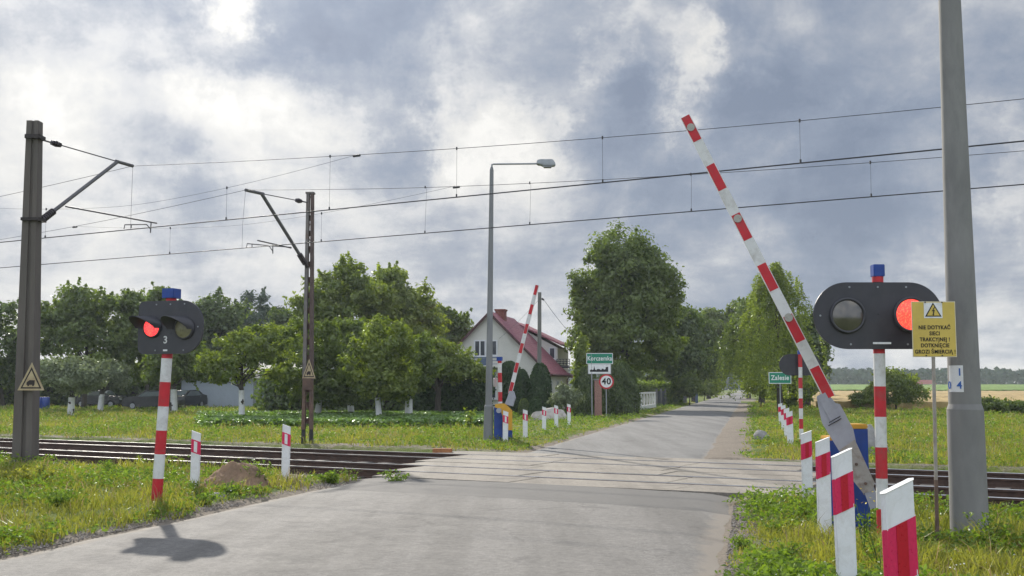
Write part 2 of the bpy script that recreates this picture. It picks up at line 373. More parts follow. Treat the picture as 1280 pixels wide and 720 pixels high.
def leaf_mesh(name, P, nrm, size, var, mat, parent=None, aspect=.55, droop=None, axis=None):
    """one 4-vertex folded leaf or sprig per point"""
    n = len(P); nrm = unit(nrm)
    r = rng.normal(size=(n, 3)) if axis is None else axis+rng.normal(size=(n, 3))*.35
    a = unit(r - nrm*np.sum(r*nrm, 1, keepdims=True)); b = np.cross(nrm, a)
    L = size[:, None]*.5; W = L*aspect
    fold = nrm*L*.18
    V = np.empty((n, 4, 3)); V[:, 0] = P-a*L; V[:, 1] = P+b*W+fold; V[:, 2] = P+a*L; V[:, 3] = P-b*W+fold
    Fc = np.arange(n*4).reshape(n, 4)
    return mesh_np(name, V.reshape(-1, 3), Fc, mat, {'var': np.repeat(var, 4)}, parent)

# ------------------------------------------------------------------ GROUND
def grow(a, b, step, end, g=1.12):
    xs = list(np.arange(a, b+1e-6, step)); d = step; x = b
    while x < end: d *= g; x += d; xs.append(x)
    d = step; x = a
    while x > -end: d *= g; x -= d; xs.insert(0, x)
    return np.array(xs)
gx = grow(-14, 14, .28, 3500); gy = grow(2, 42, .28, 3500)
XX, YY = np.meshgrid(gx, gy); s_ = .872*XX-.4896*YY; n_ = .4896*XX+.872*YY
vred = 5.2+.215*(YY-25); vled = np.vectorize(ledge)(YY)
inroad = np.clip(np.minimum(XX-vled+.1, vred-np.where(YY > 24, .9, 0)+.1-XX)/.35, 0, 1)
bed = np.clip(np.minimum(n_-16.9, 25.2-n_)/.5, 0, 1)
near = np.clip(1-(np.hypot(XX, YY)-40)/30, 0, 1)
hz = (fbm(XX, YY, .8)-.5)*.14*near + .03
hz = hz*(1-inroad)-.06*inroad
hz = hz*(1-bed)-.42*bed
def hgt(x, y):
    i = np.clip(np.searchsorted(gx, x)-1, 0, len(gx)-2); j = np.clip(np.searchsorted(gy, y)-1, 0, len(gy)-2)
    fx = (x-gx[i])/(gx[i+1]-gx[i]); fy = (y-gy[j])/(gy[j+1]-gy[j])
    return (hz[j, i]*(1-fx)+hz[j, i+1]*fx)*(1-fy)+(hz[j+1, i]*(1-fx)+hz[j+1, i+1]*fx)*fy
dirt = np.zeros_like(XX)
dR = XX-vred; dL = vled-XX
nz = fbm(XX, YY, .6)
dirt = np.maximum(dirt, np.where((dR > -.3) & (YY < 24), 1-dR/(.10+.40*nz), 0))
dirt = np.maximum(dirt, np.where((dR > -1.4) & (YY > 24), 1-dR/.35, 0)*np.clip((YY-24)/1, 0, 1))
dirt = np.maximum(dirt, np.where(dL > -.3, 1-dL/(.08+.28*nz), 0))
cor = np.hypot(XX+3.7, (YY-20.0))          # gravel corner where the verge meets the crossing
dirt = np.maximum(dirt, np.clip(1.3-cor/1.5, 0, 1))
nb = np.minimum(np.abs(n_-16.6), np.abs(n_-25.6)); dirt = np.maximum(dirt, np.clip(.75-nb/1.0, 0, 1)*(.5+nz*.8))
BARE = [(SN(3.2, 27.2), 2.6, .9), (SN(7.5, 26.6), 3.0, .8), (SN(-20, 26.1), 5.5, .35), (SN(-30, 26.0), 5.0, .3), (Vector((-7.6, 15.2, 0)), 1.0, .5), (Vector((-6.0, 13.3, 0)), .9, .35), (Vector((2.9, 9.2, 0)), .5, .6), (Vector((4.2, 9.0, 0)), .6, .4)]
def bare_f(x, y):
    f = 0
    for c_, a_r, b_r in BARE:
        ds = ((x-c_.x)*T.x+(y-c_.y)*T.y)/a_r; dn = ((x-c_.x)*N.x+(y-c_.y)*N.y)/b_r; f = np.maximum(f, np.clip(1.25-np.sqrt(ds*ds+dn*dn), 0, 1))
    return f*(.5+fbm(x, y, 1.7))
dirt = np.maximum(dirt, bare_f(XX, YY)); dirt = np.clip(dirt, 0, 1)
ny, nx = XX.shape; idx = np.arange(ny*nx).reshape(ny, nx)
FQ = np.stack([idx[:-1, :-1], idx[:-1, 1:], idx[1:, 1:], idx[1:, :-1]], -1).reshape(-1, 4)
g = mesh_np('ground', np.stack([XX, YY, hz], -1).reshape(-1, 3), FQ, GROUNDM, {'dirt': dirt.ravel()}, smooth=True)
tag(g, kind='structure')

def road_strip(name, mat, ya, yb, rows, z, cols=14, pw=1.0):
    V = []; E = []
    for i in range(rows+1):
        t = (i/rows)**pw
        for j in range(cols+1):
            u = j/cols
            y0 = ya(u); y1 = yb(u); Y = y0+(y1-y0)*t
            l = ledge(Y); r = redge(Y)-(.75 if Y > 24 else 0)
            if j == 0: l += (fbm(np.array(3.), np.array(Y), 1.3)-.5)*.35+rng.normal()*.03
            if j == cols: r += (fbm(np.array(9.), np.array(Y), 1.1)-.5)*.45+rng.normal()*.03
            X = l+(r-l)*u
            V.append((X, Y, z+.03*math.sin(math.pi*u)-(.05 if j in (0, cols) else 0))); E.append(1-min(u, 1-u)*11)
    V = np.array(V); I = np.arange(len(V)).reshape(rows+1, cols+1)
    Fq = np.stack([I[:-1, :-1], I[:-1, 1:], I[1:, 1:], I[1:, :-1]], -1).reshape(-1, 4)
    return tag(mesh_np(name, V, Fq, mat, {'edge': np.clip(np.array(E), 0, 1)}, smooth=True), kind='structure')
def y_at(n0):
    def f(u):
        Y = n0
        for _ in range(30):
            X = ledge(Y)+(redge(Y)-ledge(Y))*u; Y = (n0-.4896*X)/.872
        return Y
    return f
road_strip('road', ASP1, lambda u: -14, y_at(17.12), 90, .0)
road_strip('road', ASP2, y_at(24.98), lambda u: 900, 260, .0, pw=2.2)

# ------------------------------------------------------------------ CROSSING + TRACKS
C1, C2 = 19.15, 22.95
def s_left(n): return -12.45-(n-17.4)*.42
def s_right(n): return -4.45-(n-18.4)*.30
m = MB()
strips = [(17.15, 18.30), (18.49, 19.81), (20.02, 21.02), (21.05, 22.10), (22.29, 23.61), (23.82, 24.95)]
for (a, b) in strips:
    mid = (a+b)/2; L = s_left(mid)+random.uniform(-.3, .3); Rr = s_right(mid)+random.uniform(-.2, .3); s0 = L
    while s0 < Rr-.2:
        w = min(3.0, Rr-s0); 
        if Rr-(s0+w) < .5: w = Rr-s0
        zt = .030+random.uniform(-.004, .004)
        m.prism([SN(s0+.012, a, -.14), SN(s0+w-.012, a, -.14), SN(s0+w-.012, b, -.14), SN(s0+.012, b, -.14)], (0, 0, zt+.14))
        s0 += w
o = m.build('crossing_pavement', [SLABM], bevel=.012); tag(o, kind='structure')
m = MB()
for off in (17.0,):
    pass
# ballast
ns = [16.95, 17.25, 18.2, 20.1, 21.05, 22.0, 23.9, 24.8, 25.15]; zs = [-.36, -.20, -.15, -.15, -.20, -.15, -.15, -.20, -.36]
ss = np.concatenate([np.arange(-200, -40, 2.), np.arange(-40, 20, .2), np.arange(20, 201, 2.)])
V = []
nf = np.linspace(16.95, 25.15, 60); zf = np.interp(nf, ns, zs)
for s0 in ss:
    for k in range(60):
        p = SN(s0, nf[k]); V.append((p.x, p.y, zf[k]+rng.normal()*.012))
I = np.arange(len(V)).reshape(len(ss), 60); Fq = np.stack([I[:-1, :-1], I[:-1, 1:], I[1:, 1:], I[1:, :-1]], -1).reshape(-1, 4)
tag(mesh_np('ballast', np.array(V), Fq, BALLM), kind='structure')

def rail_mesh(n0):
    prof = [(-.07, -.165), (.07, -.165), (.07, -.155), (.012, -.135), (.012, -.045), (.036, -.035), (.036, .0), (.028, .008), (-.028, .008), (-.036, .0), (-.036, -.035), (-.012, -.045), (-.012, -.135), (-.07, -.155)]
    m = MB(); k = len(prof); zo = .032; cuts = [-200, -60, -30, -13, -4, 20, 80, 200]
    vs = [SN(s, n0+a, b+zo) for s in cuts for a, b in prof]
    for c in range(len(cuts)-1):
        for j in range(k):
            mi = 1 if 5 <= j <= 9 and j != 9 else 0
            m.add([vs[c*k+j], vs[c*k+(j+1) % k], vs[(c+1)*k+(j+1) % k], vs[(c+1)*k+j]], [(0, 1, 2, 3)], mi)
    return m
def sleeper(m, s0, c):
    rz = math.atan2(T.y, T.x); p = SN(s0, c, -.175)
    m.box(p, (.25, 2.5, .12), 0, Matrix.Rotation(rz, 3, 'Z'))
for c, lab in ((C1, 'railway track nearer the camera with polished rails on dark ballast'), (C2, 'railway track farther from the camera, beside the lattice mast')):
    t = thing('railway_track', lab, 'railway track', SN(0, c, 0), group='two parallel railway tracks')
    for off in (-.75, .75):
        o = rail_mesh(c+off).build('rail', [RAILS, RAILT], t); o.matrix_parent_inverse = Matrix.Translation(-SN(0, c, 0))
    m = MB(); sleeper(m, 0, 0); base = None
    near_ss = [s for s in np.arange(-60, 60, .65)]
    rest = MB()
    cnt = 0
    for s in near_ss:
        if s_left(c)-.3 < s < s_right(c)+.2: continue
        if (-38 < s < 6) :
            if base is None:
                mm = MB(); mm.box((0, 0, 0), (.25, 2.5, .12), 0, Matrix.Rotation(math.atan2(T.y, T.x), 3, 'Z')); base = mm.build('sleeper', SLEEP, t)
                o = base
            else:
                o = base.copy(); COL.objects.link(o); o.parent = t
            q = SN(s, c, -.175)-SN(0, c, 0); o.location = q
        else: sleeper(rest, s, c)
    o = rest.build('sleepers', SLEEP, t); o.matrix_parent_inverse = Matrix.Translation(-SN(0, c, 0)); o['kind'] = 'stuff'

# ------------------------------------------------------------------ things: generic striped post
def post_stripes(p0, p1, zs, r, n=20, sq=False):
    """zs: list of (z0,z1,matindex)"""
    m = MB(); d = (p1-p0)
    for a, b, mi in zs:
        m.tube([p0+d*((a-p0.z)/d.z), p0+d*((b-p0.z)/d.z)], r, n, mi, cap=True)
    return m
def stadium(w, h, rl=None, rr=None, n=12):
    rl = h/2 if rl is None else rl; rr = h/2 if rr is None else rr; pts = []
    for cx, cz, r, a0 in ((w/2-rr, h/2-rr, rr, 0), (-w/2+rl, h/2-rl, rl, 90), (-w/2+rl, -h/2+rl, rl, 180), (w/2-rr, -h/2+rr, rr, 270)):
        for i in range(n+1):
            a = R(a0+90*i/n); pts.append((cx+r*math.cos(a), cz+r*math.sin(a)))
    out = []
    for p in pts:
        if not out or (abs(p[0]-out[-1][0])+abs(p[1]-out[-1][1])) > 1e-4: out.append(p)
    if abs(out[0][0]-out[-1][0])+abs(out[0][1]-out[-1][1]) < 1e-4: out.pop()
    return out
def disc_part(name, mat, parent, c, r, y0=0., dome=.02, n=32):
    m = MB(); rings = 5; vs = [(c[0], c[1]-dome, c[2])]; fs = []
    for k in range(1, rings+1):
        q = k/rings
        for j in range(n):
            a = 2*math.pi*j/n; vs.append((c[0]+r*q*math.cos(a), c[1]-dome*(1-q*q), c[2]+r*q*math.sin(a)))
    for j in range(n): fs.append((0, 1+j, 1+(j+1) % n))
    for k in range(rings-1):
        for j in range(n): fs.append((1+k*n+j, 1+(k+1)*n+j, 1+(k+1)*n+(j+1) % n, 1+k*n+(j+1) % n))
    m.add(vs, fs, 0, True)
    return m.build(name, mat, parent)
def ring(name, mat, parent, c, r0, r1, d, n=32):
    m = MB()
    for j in range(n):
        a, b = 2*math.pi*j/n, 2*math.pi*(j+1)/n
        f = lambda r, t, y: (c[0]+r*math.cos(t), c[1]+y, c[2]+r*math.sin(t))
        m.add([f(r0, a, 0), f(r1, a, 0), f(r1, b, 0), f(r0, b, 0), f(r0, a, -d), f(r1, a, -d), f(r1, b, -d), f(r0, b, -d)],
              [(4, 5, 6, 7), (1, 2, 6, 5), (0, 4, 7, 3)], 0, True)
    return m.build(name, mat, parent)
def hood(parent, c, r, L, n=20, drop=.0, skew=0.):
    """visor: open half tube above the lens"""
    m = MB(); vs = []; a0, a1 = R(-5), R(185)
    for k in range(2):
        for rr in (r, r-.008):
            for j in range(n+1):
                a = a0+(a1-a0)*j/n; l = (L*(.35+.65*max(0, math.sin(a))))*k
                vs.append((c[0]+rr*math.cos(a)+skew*k*(l/L), c[1]-l, c[2]+rr*math.sin(a)-drop*k))
    q = n+1; fs = []
    for j in range(n):
        fs += [(j, j+1, 2*q+j+1, 2*q+j), (q+j, q+j+1, 3*q+j+1, 3*q+j), (2*q+j, 2*q+j+1, 3*q+j+1, 3*q+j)]
    m.add(vs, fs, 0, True); return m.build('visor', BLACK, parent)

def signal(label, base, top, stripes, pc, rz, w, h, rl, rr, lamps, cap, rot_side=0, r=.063, panelname='signal_panel', back=False, visors=True, capsz=.13):
    """base/top world points of the post; pc = panel centre world"""
    t = thing('crossing_signal', label, 'crossing signal', base, 0, 'red and white crossing signals')
    inv = Matrix.Translation(-Vector(base))
    o = post_stripes(Vector(base), Vector(top), stripes, r).build('post', [RED, WHITE], t); o.matrix_parent_inverse = inv
    if cap:
        z0, z1, z2 = cap; d = Vector(top)-Vector(base)
        f = lambda z: Vector(base)+d*((z-base[2])/d.z)
        o = MB().tube([f(z0), f(z1)], r*.98, 20).build('collar', RED, t); o.matrix_parent_inverse = inv
        o = MB().box(f((z1+z2)/2), (capsz, capsz, z2-z1), 0, Matrix.Rotation(rz, 3, 'Z')).build('junction_cap', BLUE, t, bevel=.006); o.matrix_parent_inverse = inv
    if pc is None: return t, None
    p = bpy.data.objects.new('x', None)
    m = MB(); pts = stadium(w, h, rl, rr)
    m.prism([(a, 0, b) for a, b in pts], (0, .045, 0))
    for (px_, pz_) in (() if back else ((.0, .02), (.0, -.09))): m.tube([(px_, .0, pz_), (px_, -.012, pz_)], .009, 8)
    panel = m.build(panelname, BLACK, t, bevel=.006)
    if lamps:
        bm_ = MB()
        for (a_x, a_z) in [(w*.5-.07, 0), (-w*.5+.07, 0), (.0, h*.5-.05), (w*.22, h*.5-.05), (-w*.22, h*.5-.05), (w*.22, -h*.5+.05), (-w*.22, -h*.5+.05)]: bm_.tube([(a_x, .0, a_z), (a_x, -.010, a_z)], .011, 8)
        bm_.build('bolt_heads', GALV, panel)
    panel.location = Vector(pc)-Vector(base); panel.rotation_euler = (0, 0, rz)
    for (lx, lz, lr, mat, vis) in lamps:
        disc_part('lens', mat, panel, (lx, -.022, lz), lr); ring('lens_rim', BLACK, panel, (lx, 0, lz), lr*.98, lr*1.13, .035)
        if vis: hood(panel, (lx, -.01, lz), lr*1.2, vis, skew=-.17)
    return t, panel

def zst(cuts, px, Y, first=0):
    out = []; mi = first
    for a, b in zip(cuts[:-1], cuts[1:]): out.append((A(px, b, Y).z, A(px, a, Y).z, mi)); mi = 1-mi
    return out
# right signal
Y = 12.3; b = A(1104, 684, Y); b.z = 0; tp = A(1097, 345, Y)
st = zst([436, 442, 483, 521, 559, 598, 636, 684], 1102, Y); st[-1] = (0, st[-1][1], 0)
t, pan = signal('tall right hand crossing signal with large black panel and lit right lamp behind yellow sign', b, tp, st, A(1098, 394.5, Y-.09), 0, 1.43, .735, None, None,
    [(-.345, 0, .175, LENS0, 0), (.36, .01, .175, REDSIG2, 0)], (A(0, 353, Y).z, A(0, 346, Y).z, A(0, 331, Y).z), capsz=.125)
m = MB(); m.box((.03, -.004, -.305), (.2, .006, .022)); m.build('number_plate', WHITEP, pan)
MB().tube([(0, .09, -.37), (0, .09, .37)], .05, 12).build('bracket', BLACK, pan)
# left signal
Y = 16.4; b = A(195.5, 627, Y); b.z = 0; tp = A(214.6, 366, Y); 
st = zst([442, 448, 477.5, 508, 538, 567.5, 598, 630], 206, Y); st[-1] = (0, st[-1][1], 0)
t, pan = signal('left signal on the leaning striped post in the verge with lit left lamp under visor', b, tp, st, A(212.5, 409, Y-.12), R(-17), 1.09, .78, .10, .34,
    [(-.30, .0, .135, REDSIG, .26), (.245, -.02, .145, LENSY, .26)], (A(0, 380, Y).z, A(0, 373, Y).z, A(0, 361, Y).z), r=.078, capsz=.20)
text(pan, '3', .15, (-.07, -.004, -.19), (R(90), 0, 0), WHITE, 'numeral', .003)
m = MB(); m.box((-.07, -.003, -.34), (.07, .006, .025)); m.build('number_plate', WHITEP, pan)
MB().tube([(.0, .09, -.38), (.0, .09, .38)], .05, 12).build('bracket', BLACK, pan)
# far right signal (seen from behind)
Y = 32.5; b = A(1002, 560, Y); b.z = 0; tp = A(1000, 440, Y)
st = []; z = 0; mi = 0
cut = [A(0, y, Y).z for y in (560, 549, 536, 523.5, 510.5, 498, 485.5, 472, 459, 446)]
st = [(cut[i] if i else 0, cut[i+1], i % 2) for i in range(len(cut)-1)]
t, pan = signal('distant crossing signal with its plain black back turned, behind the raised right boom', b, tp, st, A(1000, 456, Y+.15), 0, 1.22, .62, None, None, [], (A(0, 446, Y).z, A(0, 443, Y).z, A(0, 438, Y).z), back=True, r=.058)
# far left signal post (edge-on)
Y = 35.2; b = A(626, 550, Y); b.z = 0; tp = A(624.5, 446, Y)
cut = [A(0, y, Y).z for y in (554, 530, 513, 502, 490, 478, 466, 454)]
st = [(cut[i] if i else 0, cut[i+1], 1-i % 2) for i in range(len(cut)-1)]
st = [(a, b2, mi) for (a, b2, mi) in st]
t, pan = signal('distant striped signal post with blue cap beside the lamp post', b, tp, st, A(619.5, 478, Y+.12), R(80), .5, .62, .1, .1, [], (A(0, 454, Y).z, A(0, 451, Y).z, A(0, 446, Y).z), back=True, r=.066, capsz=.17)
pan.data.materials[0] = PINK; pan.scale = (.7, 1, .45); pan.name = 'number_plate'

# ------------------------------------------------------------------ bollards
def bollard(w=.16, h=1.0, slope=1, mark=0, d=.055, mirror=False):
    """slab post with slanted top; band across"""
    k = [(-w/2, w/2)]
    zt0 = h-.055 if slope > 0 else h; zt1 = h if slope > 0 else h-.055
    b0a, b0b = h-.135-(.055 if slope > 0 else 0), h-.135-(0 if slope > 0 else .055)   # upper edge left, right
    b1a, b1b = b0a-.215, b0b-.215
    m = MB()
    # rounded-ish profile: 8 point plan
    plan = [(-w/2, 0), (-w/2+.012, -d/2), (w/2-.012, -d/2), (w/2, 0), (w/2-.012, d/2), (-w/2+.012, d/2)]
    def lv(a, b): return lambda x: a+(b-a)*(x+w/2)/w
    lev = [lv(0, 0), lv(b1a, b1b), lv(b0a, b0b), lv(zt0, zt1)]
    n = len(plan)
    for q in range(3):
        for i in range(n):
            (x0, y0), (x1, y1) = plan[i], plan[(i+1) % n]
            m.add([(x0, y0, lev[q](x0)), (x1, y1, lev[q](x1)), (x1, y1, lev[q+1](x1)), (x0, y0, lev[q+1](x0))], [(0, 1, 2, 3)], 0)
    m.add([(x, y, lev[3](x)) for x, y in plan], [tuple(range(n))], 0)
    return m, (b0a, b0b, b1a, b1b, w, d, h)
def make_bollard(w, h, slope, centre):
    t = thing('guide_post', 'x', 'guide post')
    m, (a0, a1, c0, c1, w, d, h) = bollard(w, h, slope)
    m.build('body', WHITEP, t, bevel=.004)
    # reflective band: wraps the front and back, 3 mm proud
    m = MB(); f = lambda x, lo: (c0+(c1-c0)*(x+w/2)/w) if lo else (a0+(a1-a0)*(x+w/2)/w)
    e = .003
    plan = [(-w/2-e, 0), (-w/2+.012-e, -d/2-e), (w/2-.012+e, -d/2-e), (w/2+e, 0), (w/2-.012+e, d/2+e), (-w/2+.012-e, d/2+e)]
    for i in range(6):
        (x0, y0), (x1, y1) = plan[i], plan[(i+1) % 6]
        m.add([(x0, y0, f(x0, 1)), (x1, y1, f(x1, 1)), (x1, y1, f(x1, 0)), (x0, y0, f(x0, 0))], [(0, 1, 2, 3)], 0)
    band = m.build('red_band', REFL, t)
    m = MB(); x0, x1 = -w*.17, w*.17; y = -d/2-e-.003
    zpad = .02 if centre == 'white' else .0
    m.prism([(x0, y, f(x0, 1)+zpad), (x1, y, f(x1, 1)+zpad), (x1, y, f(x1, 0)-zpad), (x0, y, f(x0, 0)-zpad)], (0, .0025, 0))
    m.build('reflector', WHITEP if centre == 'white' else REFL2, band)
    return t
def put_bollard(proto, p, label, group, rz=0, lean=(0, 0), sc=1.0, h=1.0):
    o = copy_tree(proto); o.location = p; o.rotation_euler = (lean[0], lean[1], rz); o.scale = (sc, sc, h); o['label'] = label; o['group'] = group
    return o
pr = make_bollard(.163, 1.0, 1, 'dark'); pl = make_bollard(.155, 1.0, -1, 'white')
GR = 'red banded white guide posts along the right verge'
for (px, py, hh, D, rz, lab, ln) in [
    (1127, 598, 1.25, 5.35, 6, 'white guide post with magenta and red band, biggest and nearest to the camera', R(-1.2)),
    (1055, 560, 1.20, 8.5, 5, 'white guide post with red band, second nearest in the right verge', R(-1)),
    (1028, 546, 1.13, 12.4, 3, 'white guide post directly left of the blue barrier cabinet', 0),
    (1007.5, 538, 1.05, 16.4, 2, 'white guide post at the edge of the crossing slabs, smallest of the right verge row', 0)]:
    p = A(px, py, D); p.z = 0
    hh = A(px, py, D).z
    put_bollard(pr, p, lab, GR, R(rz), (0, ln), 1.0, hh)
GL = 'guide posts in the left verge before the tracks'
for (px, pyb, pyt, lab) in [(243, 614, 538, 'white guide post in the grass right of the leaning signal'), (356.5, 600, 530, 'white guide post in the grass right of the earth mound')]:
    p = G(px, pyb); D = p.y; hh = A(px, pyt, D).z
    put_bollard(pl, p, lab, GL, R(4), (0, R(.5)), 1.0, hh)
GF = 'guide posts beyond the tracks on the left of the road'
for (px, pyb, pyt, lab) in [(631.5, 554.5, 513, 'distant guide post standing in front of the blue and yellow barrier cabinet'), (656.5, 548, 511.5, 'distant guide post, first to the right of the far barrier cabinet'),
        (680, 538, 508, 'distant guide post in front of the stone heap, second after the far barrier'), (695.5, 535.5, 506, 'distant guide post at the right end of the stone heap, third after the far barrier'), (711.5, 532.5, 504.5, 'distant guide post last before the town sign, rightmost of its row')]:
    p = G(px, pyb); D = p.y; put_bollard(pl, p, lab, GF, R(6), (0, R(random.uniform(-1, 2))), 1.05, A(px, pyt, D).z)
GG = 'guide posts beyond the tracks on the right of the road'
for (px, D, pyt, lab) in [(987, 31.5, 513.4, 'distant guide post nearest the tracks in the close row under the Zalesie sign'), (982.7, 37, 509.5, 'second distant guide post in the close row under the Zalesie sign'),
        (979, 43, 505.8, 'third distant guide post in the close row under the Zalesie sign'), (975.5, 49, 503.6, 'fourth and farthest guide post in the close row under the Zalesie sign')]:
    p = A(px, 500, D); p.z = 0; put_bollard(pr, p, lab, GG, R(-14), (0, R(random.uniform(-1.5, 1))), 1.1, A(px, pyt, D).z)
for pp in (pr, pl):
    for ch in [x for x in bpy.data.objects if x.parent == pp]:
        for c2 in [x for x in bpy.data.objects if x.parent == ch]: bpy.data.objects.remove(c2)
        bpy.data.objects.remove(ch)
    bpy.data.objects.remove(pp)

# ------------------------------------------------------------------ barriers
def barrier(label, base, p0, ptip, segs, discs, plates, cab, yaw, hw, thick, nrm, w_tip=None):
    t = thing('level_crossing_barrier', label, 'barrier', base, 0, 'red and white crossing barriers, half raised')
    inv = Matrix.Translation(-Vector(base))
    d = (ptip-p0); L = d.length; d.normalize(); sd = d.cross(nrm).normalized(); w_tip = w_tip or hw*.85
    m = MB()
    for i in range(segs):
        a, b = i/segs, (i+1)/segs; wa = hw+(w_tip-hw)*a; wb = hw+(w_tip-hw)*b
        q0 = p0+d*L*a; q1 = p0+d*L*b
        if i == 0: q0 = q0-d*.05
        m.prism([q0-sd*wa-nrm*thick/2, q0+sd*wa-nrm*thick/2, q1+sd*wb-nrm*thick/2, q1-sd*wb-nrm*thick/2], nrm*thick, 1)
        if i % 2 == 0:   # red sheet inside white edges
            wa *= .86; wb *= .86
            m.prism([q0-sd*wa-nrm*(thick/2+.003), q0+sd*wa-nrm*(thick/2+.003), q1+sd*wb-nrm*(thick/2+.003), q1-sd*wb-nrm*(thick/2+.003)], nrm*(thick+.006), 0)
    boom = m.build('boom', [RED, WHITE], t); boom.matrix_parent_inverse = inv
    for f in discs:
        c = p0+d*L*f; wr = (hw+(w_tip-hw)*f)*.78; m = MB()
        m.tube([c-nrm*(thick/2+.004), c-nrm*(thick/2+.016)], wr, 20); o = m.build('disc_reflector', CATS, boom)
    for (name, pts, off, th, mat) in plates:
        m = MB(); m.prism([p+nrm*off for p in pts], nrm*th); o = m.build(name, mat, t, bevel=.004); o.matrix_parent_inverse = inv
    for (name, c, dims, mat) in cab:
        m = MB(); m.box(c, dims, 0, Matrix.Rotation(yaw, 3, 'Z')); o = m.build(name, mat, t, bevel=.012); o.matrix_parent_inverse = inv
    return t, boom, inv
nrm = ROAD.copy()           # facing away from camera; arms swing across the road
PV = A(1068, 566, 12.9)
qq = lambda x, y: Q(x, y, PV, nrm)
upper = [qq(*p) for p in [(1021, 496), (1031.5, 489), (1044, 504), (1049.5, 505.5), (1066, 536.5), (1070, 556), (1050, 565), (1028, 529), (1024, 512)]]
inner = [qq(*p) for p in [(1022, 497), (1031, 491), (1050, 523), (1040, 529)]]
lower = [qq(*p) for p in [(1050, 562), (1068, 550), (1092.5, 603), (1090, 613), (1079, 616), (1066, 600)]]
tail = [qq(*p) for p in [(1078, 608), (1090, 603), (1099, 632), (1088, 636)]]
cy = A(1068, 600, 13.25)
zc = A(0, 535, 13.25).z
cabc = Vector((A(1061.5, 600, 13.25).x, 13.3, 0))
tb, boom, inv = barrier('near crossing barrier with long boom raised to upper left and blue cabinet', (cabc.x, cabc.y, 0), qq(1034.5, 492), qq(856.5, 146), 11, (.97-.012, .62, .265), [
    ('boom_bracket', upper, -.02, .07, GREYP), ('clamp_plate', inner, -.035, .014, GREYP), ('counterweight_arm', lower, -.03, .05, GREYB), ('tail_bar', tail, -.025, .04, GREYP)],
    [('cabinet', (A(1074, 600, 13.2).x, 13.35, zc/2), (.23, .34, zc), BLUE), ('cabinet_side_box', (A(1048, 600, 13.2).x, 13.35, (zc-.14)/2), (.25, .30, zc-.14), BLUE),
     ('cabinet_lid', (A(1074, 600, 13.2).x, 13.35, zc+.02), (.225, .36, .055), YEL), ('side_box_lid', (A(1045.5, 600, 13.2).x, 13.35, zc-.12), (.19, .31, .05), YEL)], 0, .066, .05, nrm, w_tip=.060)
for (px, py) in ((1070, 580), (1081.5, 604)):
    o = MB().tube([qq(px, py)-nrm*.032, qq(px, py)-nrm*.055], .017, 10).build('bolt', RUST, tb); o.matrix_parent_inverse = inv
for a, b_ in (((1035, 532), (1051, 523)), ((1036, 528), (1050, 520))):
    o = MB().tube([qq(*a)-nrm*.05, qq(*b_)-nrm*.05], .005, 6).build('seam_strip', BLACKM, tb); o.matrix_parent_inverse = inv
PV2 = A(638, 500, 34.3); q2 = lambda x, y: Q(x, y, PV2, nrm)
up2 = [q2(*p) for p in [(634, 498), (637, 488.5), (642, 489), (644.5, 497), (641, 508), (631, 505)]]
ysh = [q2(*p) for p in [(620, 505.5), (628, 504), (633, 505), (641, 513), (641, 537.5), (629.5, 537.5), (629.5, 520), (626, 511), (620, 509)]]
zc2 = A(0, 509, 34.3).z
t2, boom2, inv2 = barrier('far crossing barrier by the lamp post with boom raised to the right and yellow shield', (A(629, 550, 34.5).x, 34.6, 0), q2(638, 490), q2(671.5, 356.5), 11, (), [
    ('boom_bracket', up2, -.04, .1, GREYP), ('yellow_shield', ysh, -.12, .05, YEL)],
    [('cabinet', (A(623.8, 530, 34.5).x, 34.62, zc2/2), (.31, .4, zc2), BLUE), ('cabinet_side_box', (A(635, 530, 34.5).x, 34.66, .32), (.27, .36, .64), BLUE)], 0, .062, .05, nrm, w_tip=.055)
o = MB().tube([q2(625.5, 513)-nrm*.21, q2(625.5, 513)-nrm*.25], .08, 16).build('bearing_disc', GREYP, t2); o.matrix_parent_inverse = inv2

# ------------------------------------------------------------------ signs
def flat_sign(parent, name, c, w, h, mat, border=None, bw=.02, th=.012, r=.03):
    m = MB(); m.prism([(c[0]+a, c[1], c[2]+b) for a, b in stadium(w, h, r, r, 4)], (0, th, 0)); o = m.build(name, border or mat, parent)
    if border:
        m = MB(); m.prism([(c[0]+a, c[1]-.003, c[2]+b) for a, b in stadium(w-2*bw, h-2*bw, r*.8, r*.8, 4)], (0, .002, 0)); m.build('sign_face', mat, o)
    return o
# yellow warning sign
Y = 11.7; p = A(1172.5, 676, Y); base = Vector((p.x, Y, 0)); t = thing('warning_sign', 'yellow high voltage warning sign on a thin rusty post before the concrete pole', 'sign', base)
tp = A(1167.5, 444, Y)-base
m = MB(); zr = A(0, 600, Y).z
lerp = lambda z: Vector((tp.x*z/tp.z, .02, z))
m.tube([lerp(0), lerp(zr)], .0205, 10, 1); m.tube([lerp(zr), lerp(tp.z+.5)], .019, 10, 0)
m.build('post', [pm('pale_sign_post', (.33, .30, .26), .7, .2, 8, .2, dirt=(.16, .08, .05), dirt_amt=.7, dscale=3), RUST], t)
c = A(1167.5, 411.5, Y)-base; W = A(1195, 410, Y).x-A(1140, 410, Y).x; H = A(0, 376.5, Y).z-A(0, 446, Y).z
bd = flat_sign(t, 'board', (c.x, 0, c.z), W, H, YSIGN, pm('cream_border', (.62, .56, .40), .5), .008, .004, .004)
yy = -.005
m = MB(); top = c.z+H/2
m.box((c.x-.005, yy, top-.095), (.195, .003, .165)); m.build('white_patch', WHITEP, bd)
m = MB(); tri = [(-.088, 0), (.088, 0), (0, .15)]; tz = top-.162
m.prism([(c.x-.005+a, yy-.003, tz+b) for a, b in tri], (0, .002, 0), 0)
